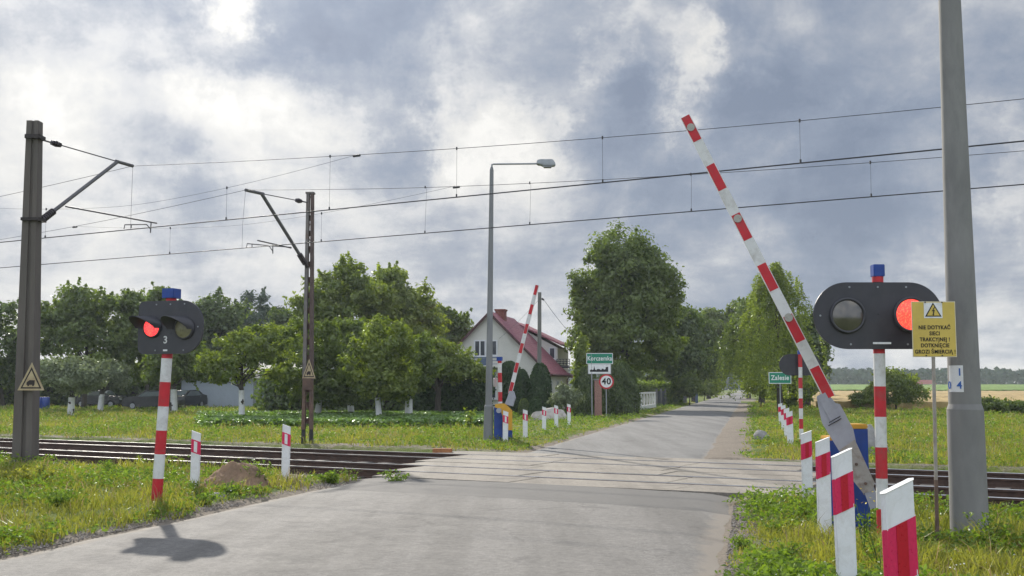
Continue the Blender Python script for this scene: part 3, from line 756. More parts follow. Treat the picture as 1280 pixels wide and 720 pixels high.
tri2 = [(-.068, .011), (.068, .011), (0, .128)]
m.prism([(c.x-.005+a, yy-.006, tz+b) for a, b in tri2], (0, .002, 0), 1)
bolt = [(.012, .105), (-.018, .055), (.0, .060), (-.008, .022), (-.014, .026), (-.002, .010), (.010, .026), (.003, .026), (.016, .073), (-.002, .066), (.022, .105)]
m.prism([(c.x-.005+a, yy-.009, tz+b) for a, b in bolt], (0, .002, 0), 0)
m.build('lightning_triangle', [BLACKM, YSIGN], bd)
lines = ['NIE DOTYKAĆ', 'SIECI', 'TRAKCYJNEJ !', 'DOTKNIĘCIE', 'GROZI ŚMIERCIĄ !']
for i, s in enumerate(lines):
    wz = A(0, (409.5, 417, 424.5, 432, 439.8)[i], Y).z-base.z
    text(bd, s, .057, (c.x+.004, yy, wz), (R(90), 0, 0), BLACKM, 'lettering', .0012, sx=.84)
for px, py in ((1156, 378), (1177, 378), (1157.5, 444.5), (1177.5, 444.5)):
    q = A(px, py, Y)-base; MB().tube([(q.x, -.003, q.z), (q.x, -.014, q.z)], .007, 8).build('screw', BLACKM, bd)

# Town sign
Y = 61; base = A(740, 521, Y); base.z = 0; t = thing('town_sign', 'green town sign reading Korczemka over a white skyline plate, by the thuja', 'sign', base, R(-3))
loc = lambda px, py: A(px, py, Y)-base
m = MB(); m.tube([(0, .03, 0), (0, .03, loc(740, 443).z)], .035, 10); m.build('post', GALV, t)
c = loc(749.5, 448.2); bd = flat_sign(t, 'name_board', (c.x, 0, c.z), 1.46, .60, GREEN, WHITEP, .035)
text(bd, 'Korczemka', .34, (c.x, -.006, c.z), (R(90), 0, 0), WHITEP, 'lettering', .007, sx=.80)
c = loc(749.3, 461.2); bd = flat_sign(t, 'skyline_board', (c.x, 0, c.z), 1.27, .56, WHITEP, pm('grey_border', (.42, .42, .42), .5), .03)
m = MB(); sk = [(-.52, -.16), (-.52, -.06), (-.45, -.02), (-.38, -.06), (-.38, -.04), (-.33, -.04), (-.31, .05), (-.285, .17), (-.26, .05), (-.24, -.04), (-.16, -.06), (-.12, .0), (.0, .0), (.05, -.05), (.10, -.05), (.14, .01), (.22, .01), (.25, -.04), (.31, -.02), (.34, .0), (.34, .1), (.48, .12), (.48, -.16)]
m.prism([(c.x+a, -.006, c.z+b) for a, b in sk], (0, .002, 0)); m.build('skyline_silhouette', BLACKM, bd)
# 40 sign
Y = 59.5; base = A(758, 520, Y); base.z = 0; t = thing('speed_limit_sign', 'round white speed limit sign with red rim reading 40', 'sign', base, R(-3)); loc = lambda px, py: A(px, py, Y)-base
MB().tube([(0, .03, 0), (0, .03, loc(0, 472).z)], .03, 10).build('post', GALV, t)
c = loc(758, 477); rr_ = .40
MB().tube([(c.x, 0, c.z), (c.x, .012, c.z)], rr_, 40).build('disc', pm('sign_red', (.50, .02, .03), .4), t)
d_ = MB().tube([(c.x, -.004, c.z), (c.x, -.001, c.z)], rr_*.79, 40).build('white_face', WHITEP, t)
text(d_, '40', .46, (c.x, -.007, c.z), (R(90), 0, 0), BLACKM, 'numerals', .014)
# Zalesie
Y = 60; base = A(976, 516, Y); base.z = 0; t = thing('place_name_sign', 'green place name sign reading Zalesie under the birch', 'sign', base, R(4)); loc = lambda px, py: A(px, py, Y)-base
MB().tube([(0, .03, 0), (0, .03, loc(0, 470).z)], .03, 10).build('post', GALV, t)
c = loc(975, 472.4); bd = flat_sign(t, 'name_board', (c.x, 0, c.z), 1.24, .62, GREEN, WHITEP, .035)
text(bd, 'Zalesie', .36, (c.x, -.006, c.z), (R(90), 0, 0), WHITEP, 'lettering', .007, sx=.88)
# distant triangle warning + blue striped post
Y = 118; base = A(871, 504, Y); base.z = 0; t = thing('warning_triangle_sign', 'small distant triangular sign over a blue grey board at the road edge', 'sign', base); loc = lambda px, py: A(px, py, Y)-base
MB().box((0, .05, loc(0, 481).z/2), (.28, .04, loc(0, 481).z)).build('post', BLUEGR, t)
c = loc(871, 478.6); MB().prism([(c.x-.42, 0, c.z-.25), (c.x+.42, 0, c.z-.25), (c.x, 0, c.z+.45)], (0, .02, 0)).build('triangle_board', WHITEP, t)

# ------------------------------------------------------------------ catenary masts
def tri_sign(parent, c, w, h, nrmv, rightv, name='cable_warning_sign'):
    up = Vector((0, 0, 1)); f = lambda a, b, o: c+rightv*a*w+up*b*h-nrmv*o
    m = MB()
    m.prism([f(-.5, 0, 0), f(.5, 0, 0), f(0, 1, 0)], nrmv*.012, 0)
    m.prism([f(-.39, .065, .002), f(.39, .065, .002), f(0, .84, .002)], nrmv*.0015, 1)
    m.prism([f(-.31, .115, .004), f(.31, .115, .004), f(0, .72, .004)], nrmv*.0015, 0)
    m.prism([f(a, b, .007) for a, b in [(-.17, .2), (.13, .2), (.14, .36), (-.05, .37), (-.16, .29)]], nrmv*.0015, 1)
    for a in (-.1, .08): m.prism([f(a+.035*math.cos(k), .19+.045*math.sin(k), .008) for k in np.linspace(0, 5.5, 8)], nrmv*.0015, 1)
    return m.build(name, [TRIS, DKB], parent)
def P3(px, py, n0):      # point on vertical plane n=n0 (parallel to the track)
    return Q(px, py, SN(0, n0), N)
# mast 1: concrete, left
b1 = A(31.5, 578, 24.9); b1.z = 0
t1 = thing('catenary_mast', 'tall grooved concrete catenary mast at the left edge with triangular cable sign', 'catenary mast', b1)
tp = A(43.5, 152, 24.9)-b1
m = MB()
def hsec(m, p, q, w0, w1, d0, d1):
    # grooved H section
    prof = [(-1, -1), (-.1, -1), (-.05, -.72), (.32, -.72), (.37, -1), (1, -1), (1, 1), (.37, 1), (.32, .72), (-.05, .72), (-.1, 1), (-1, 1)]
    n = len(prof); a = [(p.x+x*w0/2, p.y+y*d0/2, p.z) for x, y in prof]; b = [(q.x+x*w1/2, q.y+y*d1/2, q.z) for x, y in prof]
    m.add(a+b, [(i, (i+1) % n, (i+1) % n+n, i+n) for i in range(n)]); m.add(b, [tuple(range(n))])
hsec(m, Vector((0, 0, 0)), tp, .44, .27, .40, .25)
mo = m.build('mast_body', CONCD, t1)
cs = A(38.5, 488, 24.62)-b1; tri_sign(t1, cs, .60, .62, Vector((0, 1, 0)), Vector((1, 0, 0)))
NP = 19.15
def cant(t, base, mp, attach_lo, attach_hi, knee, tip, regarm, reg_hang, steady, n_mast, n_wire, tube_r=.045):
    """positions given as px; interpolated in depth from mast plane to wire plane"""
    inv = Matrix.Translation(-Vector(base))
    B = lambda q: Q(q[0], q[1], SN(0, n_mast), N) if q[2] is None else Q(q[0], q[1], base, (T*1.0))
    pl = lambda q: Q(q[0], q[1], base, T)       # plane through the mast across the track
    lo, hi, kn, ti = pl(attach_lo), pl(attach_hi), pl(knee), pl(tip)
    d = (kn-lo)
    o = MB().tube([lo+d*.17, kn], tube_r, 12).tube([kn-(ti-kn)*.12, ti], tube_r*.95, 12).build('strut_tube', TUBE, t); o.matrix_parent_inverse = inv
    # insulators
    m = MB(); k = 7; q0, q1 = lo+d*.03, lo+d*.17
    m.tube([lo-d*.02, q0], .05, 8)
    for i in range(k): a = q0+(q1-q0)*(i/k); b = q0+(q1-q0)*((i+.55)/k); m.tube([a, b], .085, 12)
    m.tube([q0, q1], .04, 8); o = m.build('insulator', INSUL, t); o.matrix_parent_inverse = inv
    e = (kn-hi); m = MB(); q0, q1 = hi+e*.14, hi+e*.26
    for i in range(5): a = q0+(q1-q0)*(i/5); b = q0+(q1-q0)*((i+.6)/5); m.tube([a, b], .075*(1-abs(i-2)*.12), 12)
    o = m.build('insulator', INSUL, t); o.matrix_parent_inverse = inv
    o = MB().tube([hi, q0], .022, 8).tube([q1, kn], .014, 6).build('tie_rod', TUBE, t); o.matrix_parent_inverse = inv
    ra, rb = pl(regarm[0]), pl(regarm[1])
    o = MB().tube([ra, rb], .020, 8).build('registration_tube', TUBE, t); o.matrix_parent_inverse = inv
    m = MB(); m.tube([pl(p) for p in reg_hang], .016, 8)
    for s2 in steady: m.tube([pl(p) for p in s2], .014, 8)
    o = m.build('steady_arm', TUBE, t); o.matrix_parent_inverse = inv
    return ti
inv1 = Matrix.Translation(-b1)
o = MB().box(Q(44, 172, b1, T)-Vector((.0, 0, 0)), (.34, .34, .09)).build('top_clamp', DKB, t1); o.matrix_parent_inverse = inv1
o = MB().box(Q(42, 275, b1, T), (.42, .40, .07)).build('lower_clamp', DKB, t1); o.matrix_parent_inverse = inv1
ti1 = cant(t1, b1, None, (50, 277), (50, 174), (147, 202), (166, 207.5), ((82, 258), (196, 279)), ((188, 291), (189, 277)),
     [((155, 286), (156, 281), (183, 280.5), (188, 286)), ((164, 285), (164, 281))], 0, 0)
# mast 2: lattice steel
b2 = A(384, 555, 33.1); b2.z = 0
t2m = thing('catenary_mast', 'rusty lattice steel catenary mast beyond the tracks with triangular cable sign', 'catenary mast', b2)
top2 = A(388, 242, 33.1)-b2
for sx in (-1, 1):
    m = MB(); w0, w1 = .118, .062
    zc_ = [0, .45, 1.9, top2.z]
    for k in range(3):
        fa, fb = zc_[k]/top2.z, zc_[k+1]/top2.z
        xa = top2.x*fa+sx*(w0+(w1-w0)*fa); xb = top2.x*fb+sx*(w0+(w1-w0)*fb)
        wd = .105
        m.prism([(xa-wd/2, -.1, zc_[k]), (xa+wd/2, -.1, zc_[k]), (xb+wd/2*.8, -.1, zc_[k+1]), (xb-wd/2*.8, -.1, zc_[k+1])], (0, .2, 0), (0, 1, 2)[k])
    m.build('mast_leg', [RUSTD, RUST, OLDST if sx < 0 else pm('rust_brown_steel', (.105, .075, .066), .8, .3, 4, .3)], t2m)
m = MB(); zz = .9; i = 0
while zz < top2.z-.3:
    f = zz/top2.z; w = (.118+(.062-.118)*f); cx = top2.x*f; s1 = 1 if i % 2 else -1
    m.prism([(cx-s1*w, -.06, zz), (cx-s1*w, -.06, zz+.05), (cx+s1*w+top2.x*.05, -.06, zz+.42), (cx+s1*w+top2.x*.05, -.06, zz+.37)], (0, .02, 0)); zz += .42; i += 1
m.prism([(-.07, .03, .5), (.07, .03, .5), (top2.x+.04, .03, top2.z-.1), (top2.x-.04, .03, top2.z-.1)], (0, .006, 0)) if False else None
m.build('lacing', RUST, t2m)
m = MB()
for k in range(14): z = .7+k*.47; f = z/top2.z; m.box((top2.x*f, .07, z), (.30-.12*f, .015, .17))
m.build('batten_plates', RUST, t2m)
m = MB(); m.box((top2.x*.25, -.13, A(0, 480, 33.1).z), (.26, .08, .34)); m.build('rusty_plate_box', RUST, t2m)
m = MB(); m.box((top2.x*.98, 0, top2.z+.01), (.26, .24, .05)); m.build('mast_cap', OLDST, t2m)
cs = A(386, 473, 32.95)-b2; tri_sign(t2m, cs, .40, .58, Vector((0, 1, 0)), Vector((1, 0, 0)))
ti2 = cant(t2m, b2, None, (383, 332), (384, 253), (327, 242), (307, 237.5), ((364, 310), (322, 300.5)), ((341, 317), (341, 306)),
     [((308, 310), (309, 304.5), (336, 307), (341, 314)), ((315, 309), (315, 305)), ((333, 307), (364, 309))], 0, 0, tube_r=.05)

# ------------------------------------------------------------------ overhead lines
def para(s, z0, zs, smin=3.0, a=.00158, smast=-21.7):
    if s < smast: s = 2*smast-s
    return z0+a*(s-smin)**2
def overhead(label, c, z0, zct, smast, tip, dropl, stitch, grp):
    t = thing('overhead_line', label, 'overhead line', SN(0, c, zct), group=grp); inv = Matrix.Translation(-SN(0, c, zct))
    off = (tip.dot(N)-c); z_t = tip.z
    def mz(s):
        k = abs(s-smast)
        z = z0+.00158*(25-min(k, 49.9))**2*1.0
        return z+(z_t-(z0+.00158*625))*max(0, 1-k/6)
    def mn(s): return c+off*max(0, 1-abs(s-smast)/25)
    ss_ = np.concatenate([np.arange(smast-49, smast, 1.4), [smast], np.arange(smast+1.4, smast+49, 1.4)])
    m = MB().tube([SN(s, mn(s), mz(s)) for s in ss_], .0062, 5); o = m.build('messenger_wire', WIREM, t); o.matrix_parent_inverse = inv
    for dy in (-.03, .03):
        m = MB().tube([SN(smast-60, c+dy, zct), SN(smast-20, c+dy, zct), SN(smast, c+dy, zct), SN(smast+20, c+dy, zct), SN(60, c+dy, zct)], .0068, 5)
        o = m.build('contact_wire', WIREM, t); o.matrix_parent_inverse = inv
    sw = 7.0; zsw = lambda s: z_t-1.0+(mz(smast+sw)-(z_t-1.0))*(abs(s-smast)/sw)**1.6
    m = MB().tube([SN(s, c, zsw(s)) for s in np.linspace(smast-sw, smast+sw, 24)], .0036, 5); o = m.build('stitch_wire', WIREM, t); o.matrix_parent_inverse = inv
    for s in dropl:
        zt = zsw(s) if abs(s-smast) < sw-1 else mz(s)
        m = MB().tube([SN(s, c, zct), SN(s, mn(s) if abs(s-smast) > sw-1 else c, zt)], .0028, 4); m.box(SN(s, c, zct+.03), (.03, .03, .07)); m.box(SN(s, c, zt), (.03, .03, .06))
        o = m.build('dropper', WIREM, t); o.matrix_parent_inverse = inv
    # hanger from cantilever tip to stitch wire
    m = MB().tube([tip, SN(smast, c, zsw(smast))], .004, 4).tube([SN(smast, c, zsw(smast)), SN(smast, c, zct)], .004, 4); o = m.build('hanger', WIREM, t); o.matrix_parent_inverse = inv
    for s in (smast+sw, smast-sw):
        o = MB().tube([SN(s-.09, mn(s), mz(s)-.02), SN(s+.09, mn(s), mz(s)-.02)], .028, 8).build('clamp', WIREM, t); o.matrix_parent_inverse = inv
s1m = ti1.dot(T); s2m = ti2.dot(T)
overhead('overhead wires of the nearer track, upper pair of lines crossing the sky', C1, 6.27, 5.62, s1m, ti1, [-1.3, -4.94, -8.75, -12.07, -15.4, s1m+3.2, s1m-3.2, s1m-9.5, s1m-13, 2.4, 6, 9.6, 13.2], 1, 'overhead wires of the two tracks')
overhead('overhead wires of the farther track, lower pair of lines crossing the sky', C2, 6.17, 5.56, s2m, ti2, [-.6, -4.5, -8.35, -12.4, -15.4, s2m+2.8, s2m-2.8, s2m-9.3, s2m-12.5, 3.4, 7.3, 11.2], 1, 'overhead wires of the two tracks')

# ------------------------------------------------------------------ big concrete pole right
Y = 12.5; b = A(1212.5, 674, Y); b.z = 0; t = thing('concrete_pole', 'thick grey concrete pole at the right edge with small numbered plate', 'pole', b)
zcl = A(0, 512, Y).z; tl = A(1187, 0, Y)-b; k_ = tl.x/tl.z
m = MB(); m.tube([(0, 0, 0), (k_*zcl*.5, 0, zcl*.5), (k_*zcl, 0, zcl)], [.205, .200, .196], 32); m.tube([(k_*zcl, 0, zcl), (k_*zcl+.001, 0, zcl+.07)], [.196, .172], 32, cap=False)
m.build('base_sleeve', CONC, t)
m = MB(); zt = tl.z+2.2; m.tube([(k_*zcl, 0, zcl-.05), (k_*tl.z, 0, tl.z), (k_*zt, 0, zt)], [.176, .122, .10], 32); m.build('shaft', CONC, t)
# number plate wraps a little round the left side
zp0, zp1 = A(0, 490, Y).z, A(0, 457, Y).z; zm = (zp0+zp1)/2; cxp = k_*zm; m = MB(); rp = .176
an = [R(x) for x in np.linspace(186, 246, 9)]
vs = [(cxp+rp*math.cos(a), rp*math.sin(a), z) for z in (zp0, zp1) for a in an]
m.add(vs, [(i, i+1, i+10, i+9) for i in range(8)], 0, True); pl_ = m.build('number_plate', WHITEP, t)
def wraptext(s, ang, z, size):
    a = R(ang); o = text(pl_, s, size, (cxp+(rp+.004)*math.cos(a), (rp+.004)*math.sin(a), z), (R(90), 0, a+R(90)), BLUEL, 'numeral', .002)
wraptext('1', 234, zm+.07, .115); wraptext('4', 232, zm-.075, .115); wraptext('0', 190, zm-.075, .115)

# ------------------------------------------------------------------ lamp post
Y = 34.5; b = A(610, 552, Y); b.z = 0; t = thing('street_lamp', 'slender grey street lamp post with one arm reaching right', 'street lamp', b)
loc = lambda px, py: A(px, py, Y)-b
m = MB(); zj = loc(0, 508).z; m.tube([(0, 0, 0), (loc(611, 508).x, 0, zj)], [.15, .142], 20); m.tube([(loc(611, 508).x, 0, zj), loc(611, 506)], [.142, .112], 20, cap=False)
m.tube([loc(611, 507), loc(614.6, 213), loc(614.7, 209)], [.108, .062, .04], 20); m.build('column', LAMPP, t)
m = MB().tube([loc(614.7, 212), loc(614.8, 205.5), loc(617, 205.2), loc(673, 204.6)], .028, 10); m.build('arm', GALV, t)
m = MB(); prof = [(670.5, 203), (672, 200.6), (676, 200), (691, 200), (694.5, 205.8), (694, 207.5), (689, 208), (679, 207.8), (676, 206.5), (671.5, 206)]
m.prism([loc(*p)-Vector((0, .16, 0)) for p in prof], (0, .32, 0)); hd = m.build('lamp_head', pm('lamp_housing', (.36, .38, .40), .5), t, bevel=.02)
m = MB(); m.prism([loc(*p)-Vector((0, .13, 0)) for p in [(679, 207.6), (690, 207.6), (689, 209.4), (680, 209.4)]], (0, .26, 0)); m.build('lamp_glass', pm('lamp_glass', (.25, .26, .28), .2), hd)

# wooden/concrete utility pole with wires
Y = 70; b = A(674, 512, Y); b.z = 0; t = thing('utility_pole', 'plain grey utility pole rising behind the red roofed house', 'pole', b); loc = lambda px, py: A(px, py, Y)-b
MB().tube([(0, 0, 0), loc(674.5, 365.5)], [.15, .115], 12).build('shaft', WOODP, t)
m = MB(); m.tube([loc(677, 373), loc(680, 375)], .06, 8); m.build('insulator', INSUL, t)
e1 = A(762, 455, 86)-b; s0_ = loc(680, 375)
m = MB().tube([s0_+(e1-s0_)*u-Vector((0, 0, 1.2*u*(1-u)*2)) for u in np.linspace(0, 1, 10)], .013, 5)
m.tube([loc(674, 374)+(A(606, 437, 78)-b-loc(674, 374))*u-Vector((0, 0, .8*u*(1-u))) for u in np.linspace(0, 1, 10)], .009, 5); m.build('cable', WIREM, t)

# ------------------------------------------------------------------ house
hx = A(687, 465, 75); rz = -math.atan2(.199, .980)
H = thing('house', 'cream gabled house with red tiled roof and brick chimney', 'house', (hx.x, 75, 0), rz)
MI = Matrix.Translation((hx.x, 75, 0)) @ Matrix.Rotation(rz, 4, 'Z'); MIi = MI.inverted()
def hl(px, py, yl):     # pixel -> house-local point on the plane local y = yl
    p0 = MI @ Vector((0, yl, 0)); nn = (MI.to_3x3() @ Vector((0, 1, 0))); return MIi @ Q(px, py, p0, nn)
ez = hl(687, 465, 0).z; ap = hl(611, 389, 0); half = 4.15; wd = 2*half
ap = Vector((-half, 0, ap.z))
m = MB(); LW = 13.5
m.prism([(-.25, 0, 0), (-.25, 0, ez+.1), (-half, 0, ap.z-.12), (-wd+.25, 0, ez+.1), (-wd+.25, 0, 0)], (0, 8.3, 0))
m.build('wall', WALLW, H)
m = MB(); sl = (ap.z-ez)/half
def slab(m, x0, z0, x1, z1, y0, y1, th=.16):
    m.prism([(x0, y0, z0), (x1, y0, z1), (x1, y0, z1-th), (x0, y0, z0-th)], (0, y1-y0, 0))
slab(m, -half, ap.z, .12, ez-.12*sl, -.3, 8.55); slab(m, -half, ap.z, -wd-.12, ez-.12*sl, -.3, 8.55)
rf = m.build('roof', ROOFM, H)
m = MB(); 
for sgn in (1, -1):
    x1 = .14 if sgn > 0 else -wd-.14
    m.prism([(-half, -.33, ap.z-.02), (x1, -.33, ez-.14*sl-.02), (x1, -.33, ez-.14*sl-.22), (-half, -.33, ap.z-.24)], (0, .03, 0))
m.tube([(.2, -.3, ez-.2), (.2, 8.5, ez-.2)], .07, 8); m.tube([(.2, 7.6, ez-.2), (.05, 7.6, ez-.5), (.0, 7.6, .2)], .05, 8)
m.build('fascia_and_gutter', pm('dark_brown_trim', (.07, .03, .03), .6), H)
c = hl(625.5, 394, 2.6); m = MB(); m.box((c.x, 2.8, ap.z-.35), (.66, .8, 1.2)); m.box((c.x, 2.8, ap.z+.25), (.78, .92, .12)); m.build('chimney', CHIM, rf, bevel=.01)
def window(parent, x0, x1, z0, z1, y, panes, side=False, xw=0):
    m = MB(); t_ = .09
    if not side:
        m.box(((x0+x1)/2, y-.02, z1-t_/2), (x1-x0, .08, t_)); m.box(((x0+x1)/2, y-.02, z0+t_/2), (x1-x0, .08, t_))
        n = panes+1
        for i in range(n):
            xx = x0+t_/2+(x1-x0-t_)*i/panes; m.box((xx, y-.02, (z0+z1)/2), (t_, .07, z1-z0-2*t_))
        f = m.build('window', FRAMEW, parent); MB().box(((x0+x1)/2, y-.008, (z0+z1)/2), (x1-x0-.04, .02, z1-z0-.04)).build('pane', GLASSD, f)
        MB().box(((x0+x1)/2, y-.07, z0-.04), (x1-x0+.16, .16, .06)).build('sill', FRAMEW, f)
    else:
        m.box((xw+.02, (x0+x1)/2, z1-t_/2), (.08, x1-x0, t_)); m.box((xw+.02, (x0+x1)/2, z0+t_/2), (.08, x1-x0, t_))
        for i in range(panes+1):
            xx = x0+t_/2+(x1-x0-t_)*i/panes; m.box((xw+.02, xx, (z0+z1)/2), (.07, t_, z1-z0-2*t_))
        f = m.build('window', FRAMEW, parent); MB().box((xw+.008, (x0+x1)/2, (z0+z1)/2), (.02, x1-x0-.04, z1-z0-.04)).build('pane', GLASSD, f)
a_ = hl(592.5, 425, 0); b_ = hl(607.5, 446, 0); window(H, a_.x, b_.x, b_.z, a_.z, 0, 2)
a_ = hl(607.8, 425, 0); b_ = hl(622, 445, 0); window(H, a_.x, b_.x, b_.z, a_.z, 0, 2)
a_ = hl(604, 455, 0); b_ = hl(621, 468, 0); window(H, a_.x, b_.x, .9, a_.z-.4, 0, 2)
for y0 in (1.3, 4.3): window(H, y0, y0+1.1, 1.0, 2.2, 0, 2, True, -.25)
# balcony on the gable
a_ = hl(578, 447, -1.1); b_ = hl(623, 458, -1.1)
m = MB(); m.box(((a_.x+b_.x)/2, -.6, b_.z), (b_.x-a_.x, 1.2, .14)); bal = m.build('balcony', WALLW, H)
m = MB(); zt_ = a_.z
for z in (zt_, zt_-.22, zt_-.44): m.box(((a_.x+b_.x)/2, -1.15, z), (b_.x-a_.x, .05, .07 if z == zt_ else .04))
for i in range(7): x = a_.x+(b_.x-a_.x)*i/6; m.box((x, -1.15, (zt_+b_.z)/2), (.05, .05, zt_-b_.z))
m.box(((a_.x+b_.x)/2+.4, -1.13, (zt_+b_.z)/2), (.9, .02, zt_-b_.z-.1)); m.build('railing', BLUEGR, bal)
# wing behind
wl = hl(643, 399, 8.6); wr = hl(702.5, 430, 8.6)
m = MB(); m.prism([(wr.x-.35, 8.6, 0), (wr.x-.35, 8.6, wr.z-.28), (-half, 8.6, ap.z-.45), (-wd+.3, 8.6, wr.z-.3), (-wd+.3, 8.6, 0)], (0, 5.5, 0)); m.build('wing_wall', WALLW, H)
m = MB(); slab(m, -half-.2, ap.z-.12, wr.x, wr.z, 8.3, 14.4, .14); slab(m, -half-.2, ap.z-.12, -wd-.1, wr.z-.2, 8.3, 14.4, .14)
m.prism([(wr.x-.4, 9.6, 2.9), (wr.x+1.6, 9.6, 2.2), (wr.x+1.6, 9.6, 2.06), (wr.x-.4, 9.6, 2.76)], (0, 4, 0)); m.build('wing_roof', ROOFM, H)
a_ = hl(686, 434, 8.6); b_ = hl(694.5, 449, 8.6); window(H, a_.x, b_.x, b_.z, a_.z, 8.6, 1)
a_ = hl(696, 449, 8.2); b_ = hl(712, 457, 8.2); m = MB()
for z in np.linspace(b_.z, a_.z, 4): m.box(((a_.x+b_.x)/2, 8.2, z), (b_.x-a_.x, .04, .05))
for x in np.linspace(a_.x, b_.x, 5): m.box((x, 8.2, (a_.z+b_.z)/2), (.05, .05, a_.z-b_.z))
m.box(((a_.x+b_.x)/2, 8.8, b_.z-.1), (b_.x-a_.x, 1.2, .12)); m.build('side_balcony', DARKF, H)

# garage / outbuilding left
Y = 92; p0 = A(226, 512, Y); p1 = A(372, 512, Y); ze = A(0, 474, Y).z; wdt = p1.x-p0.x
t = thing('outbuilding', 'low pale blue grey outbuilding behind the fruit trees', 'outbuilding', (p0.x, Y, 0))
MB().box((wdt/2, 3, ze/2), (wdt, 6, ze)).build('wall', WALLG, t)
m = MB(); m.prism([(-.3, -.4, ze), (-.3, 3, ze+1.3), (-.3, 6.4, ze), (-.3, 6.4, ze+.12), (-.3, 3, ze+1.42), (-.3, -.4, ze+.12)], (wdt+.6, 0, 0)); m.build('roof', pm('pale_sheet_roof', (.30, .29, .24), .7), t)
m = MB(); m.box((wdt*.7, -.02, 1.1), (1.6, .05, 2.1)); m.build('door', pm('grey_door', (.2, .21, .22), .6), t)

# ------------------------------------------------------------------ cars
def car(label, loc, rz, L=4.2, Wd=1.7, Hh=1.45):
    t = thing('parked_car', label, 'car', loc, rz, 'dark cars parked in the yard')
    m = MB(); side = [(0, .35), (.02, .75), (.25, .92), (1.05, 1.0), (1.75, 1.42), (2.9, 1.45), (3.55, 1.1), (4.1, 1.0), (4.2, .7), (4.18, .35), (3.75, .28), (3.7, .5), (3.45, .64), (3.15, .5), (3.1, .28), (1.1, .28), (1.05, .5), (.8, .64), (.5, .5), (.45, .28)]
    k = L/4.2
    m.prism([(x*k-L/2, -Wd/2, z) for x, z in side], (0, Wd, 0)); m.build('body', CARP, t, bevel=.05)
    for sy in (-1, 1):
        m = MB(); m.prism([(x*k-L/2, sy*(Wd/2+.004), z) for x, z in [(1.2, 1.0), (1.8, 1.36), (2.85, 1.39), (3.4, 1.05)]], (0, .004*sy, 0)); m.build('side_window', CARG, t)
    for (xa, za, xb, zb) in ((1.08, 1.03, 1.74, 1.42), (3.52, 1.12, 2.93, 1.445)):
        m = MB(); e = .012*(-1 if xa < 2 else 1)
        m.add([(xa*k-L/2+e, -Wd/2+.12, za+.012), (xa*k-L/2+e, Wd/2-.12, za+.012), (xb*k-L/2+e, Wd/2-.2, zb+.012), (xb*k-L/2+e, -Wd/2+.2, zb+.012)], [(0, 1, 2, 3)]); m.build('windscreen', CARG, t)
    for x in (.78, 3.42):
        for sy in (-1, 1):
            c = (x*k-L/2, sy*(Wd/2-.1), .31); w = MB().tube([(c[0], c[1]-.1, c[2]), (c[0], c[1]+.1, c[2])], .31, 20).build('wheel', TYRE, t)
            MB().tube([(c[0], c[1]+sy*.1, c[2]), (c[0], c[1]+sy*.112, c[2])], .19, 16).build('rim', GALV, w)
    for sy in (-1, 1): MB().box((-L/2+.03, sy*.62, .72), (.1, .3, .14)).build('headlight', WHITEP, t)
    MB().box((-L/2-.012, 0, .5), (.02, .5, .11)).build('licence_plate', WHITEP, t)
    return t
p = A(187, 512, 83); car('dark car parked side on behind the leaning signal post', (p.x, 84, 0), R(-6))
p = A(226, 509, 90); car('dark car with shiny windscreen facing out beside the pale outbuilding', (p.x+.2, 90, 0), R(72))
p = A(126, 505, 93); car('dark low car half hidden behind the pollarded willows', (p.x, 93, 0), R(172))
for px, lab in ((49, 'blue plastic drum just right of the concrete mast, under the trees'), (57, 'blue plastic drum standing right of the other blue drum')):
    p = A(px, 509, 85); t = MB()
    t.tube([(0, 0, 0), (0, 0, .3), (0, 0, .34), (0, 0, .6), (0, 0, .64), (0, 0, .92), (0, 0, .95)], [.27, .29, .30, .30, .29, .28, .25], 16)
    o = t.build('drum', BARR, None, (p.x, 85, 0)); tag(o, lab, 'drum', 'blue drums in the yard')

# ------------------------------------------------------------------ stones, mound, debris
def rock(name, label, cat, loc, dims, mat, seed, sub=3, rough=.25, group=None):
    bm = bmesh.new(); bmesh.ops.create_icosphere(bm, subdivisions=sub, radius=1); r_ = random.Random(seed); o_ = [r_.uniform(0, 50) for _ in range(2)]
    for v in bm.verts:
        k = 1+rough*(float(fbm(np.array(v.co.x*1.3+o_[0]), np.array(v.co.y*1.3+v.co.z*1.7+o_[1]), 1.1))-.5)*2
        v.co = Vector((v.co.x*dims[0]*k, v.co.y*dims[1]*k, max(v.co.z, -.35)*dims[2]*k))
    me = bpy.data.meshes.new(name); bm.to_mesh(me); bm.free(); me.materials.append(mat)
    for p in me.polygons: p.use_smooth = sub > 3
    o = bpy.data.objects.new(name, me); COL.objects.link(o); o.location = loc
    return tag(o, label, cat, group)
p = G(297, 612); u_ = np.linspace(-.8, .8, 90); MX, MY = np.meshgrid(u_, u_)
mr = np.hypot((MX+.06)/1.05, MY); mz = .46*np.clip(1-(mr/.68)**1.15, 0, 1)+.20*np.exp(-((MX-.30)/.20)**2-(MY/.25)**2)*np.clip(1-mr, 0, 1)
mz = mz*(.72+.55*fbm(MX+4, MY+9, 3.2))+(fbm(MX+2, MY+5, 13)-.5)*.07*(mz > .02)+rng.normal(size=mz.shape)*.006*(mz > .02)-.03
I = np.arange(8100).reshape(90, 90); o = mesh_np('soil_mound', np.stack([MX, MY, mz], -1).reshape(-1, 3), np.stack([I[:-1, :-1], I[:-1, 1:], I[1:, 1:], I[1:, :-1]], -1).reshape(-1, 4), DIRT, smooth=True)
o.location = (p.x, p.y, .02); tag(o, 'heap of sandy brown soil in the left verge between two guide posts', 'soil mound')
p = G(271, 625); rock('stone', 'small grey stone in the grass beside the soil heap', 'stone', (p.x, p.y, .05), (.14, .1, .07), STONE, 5)
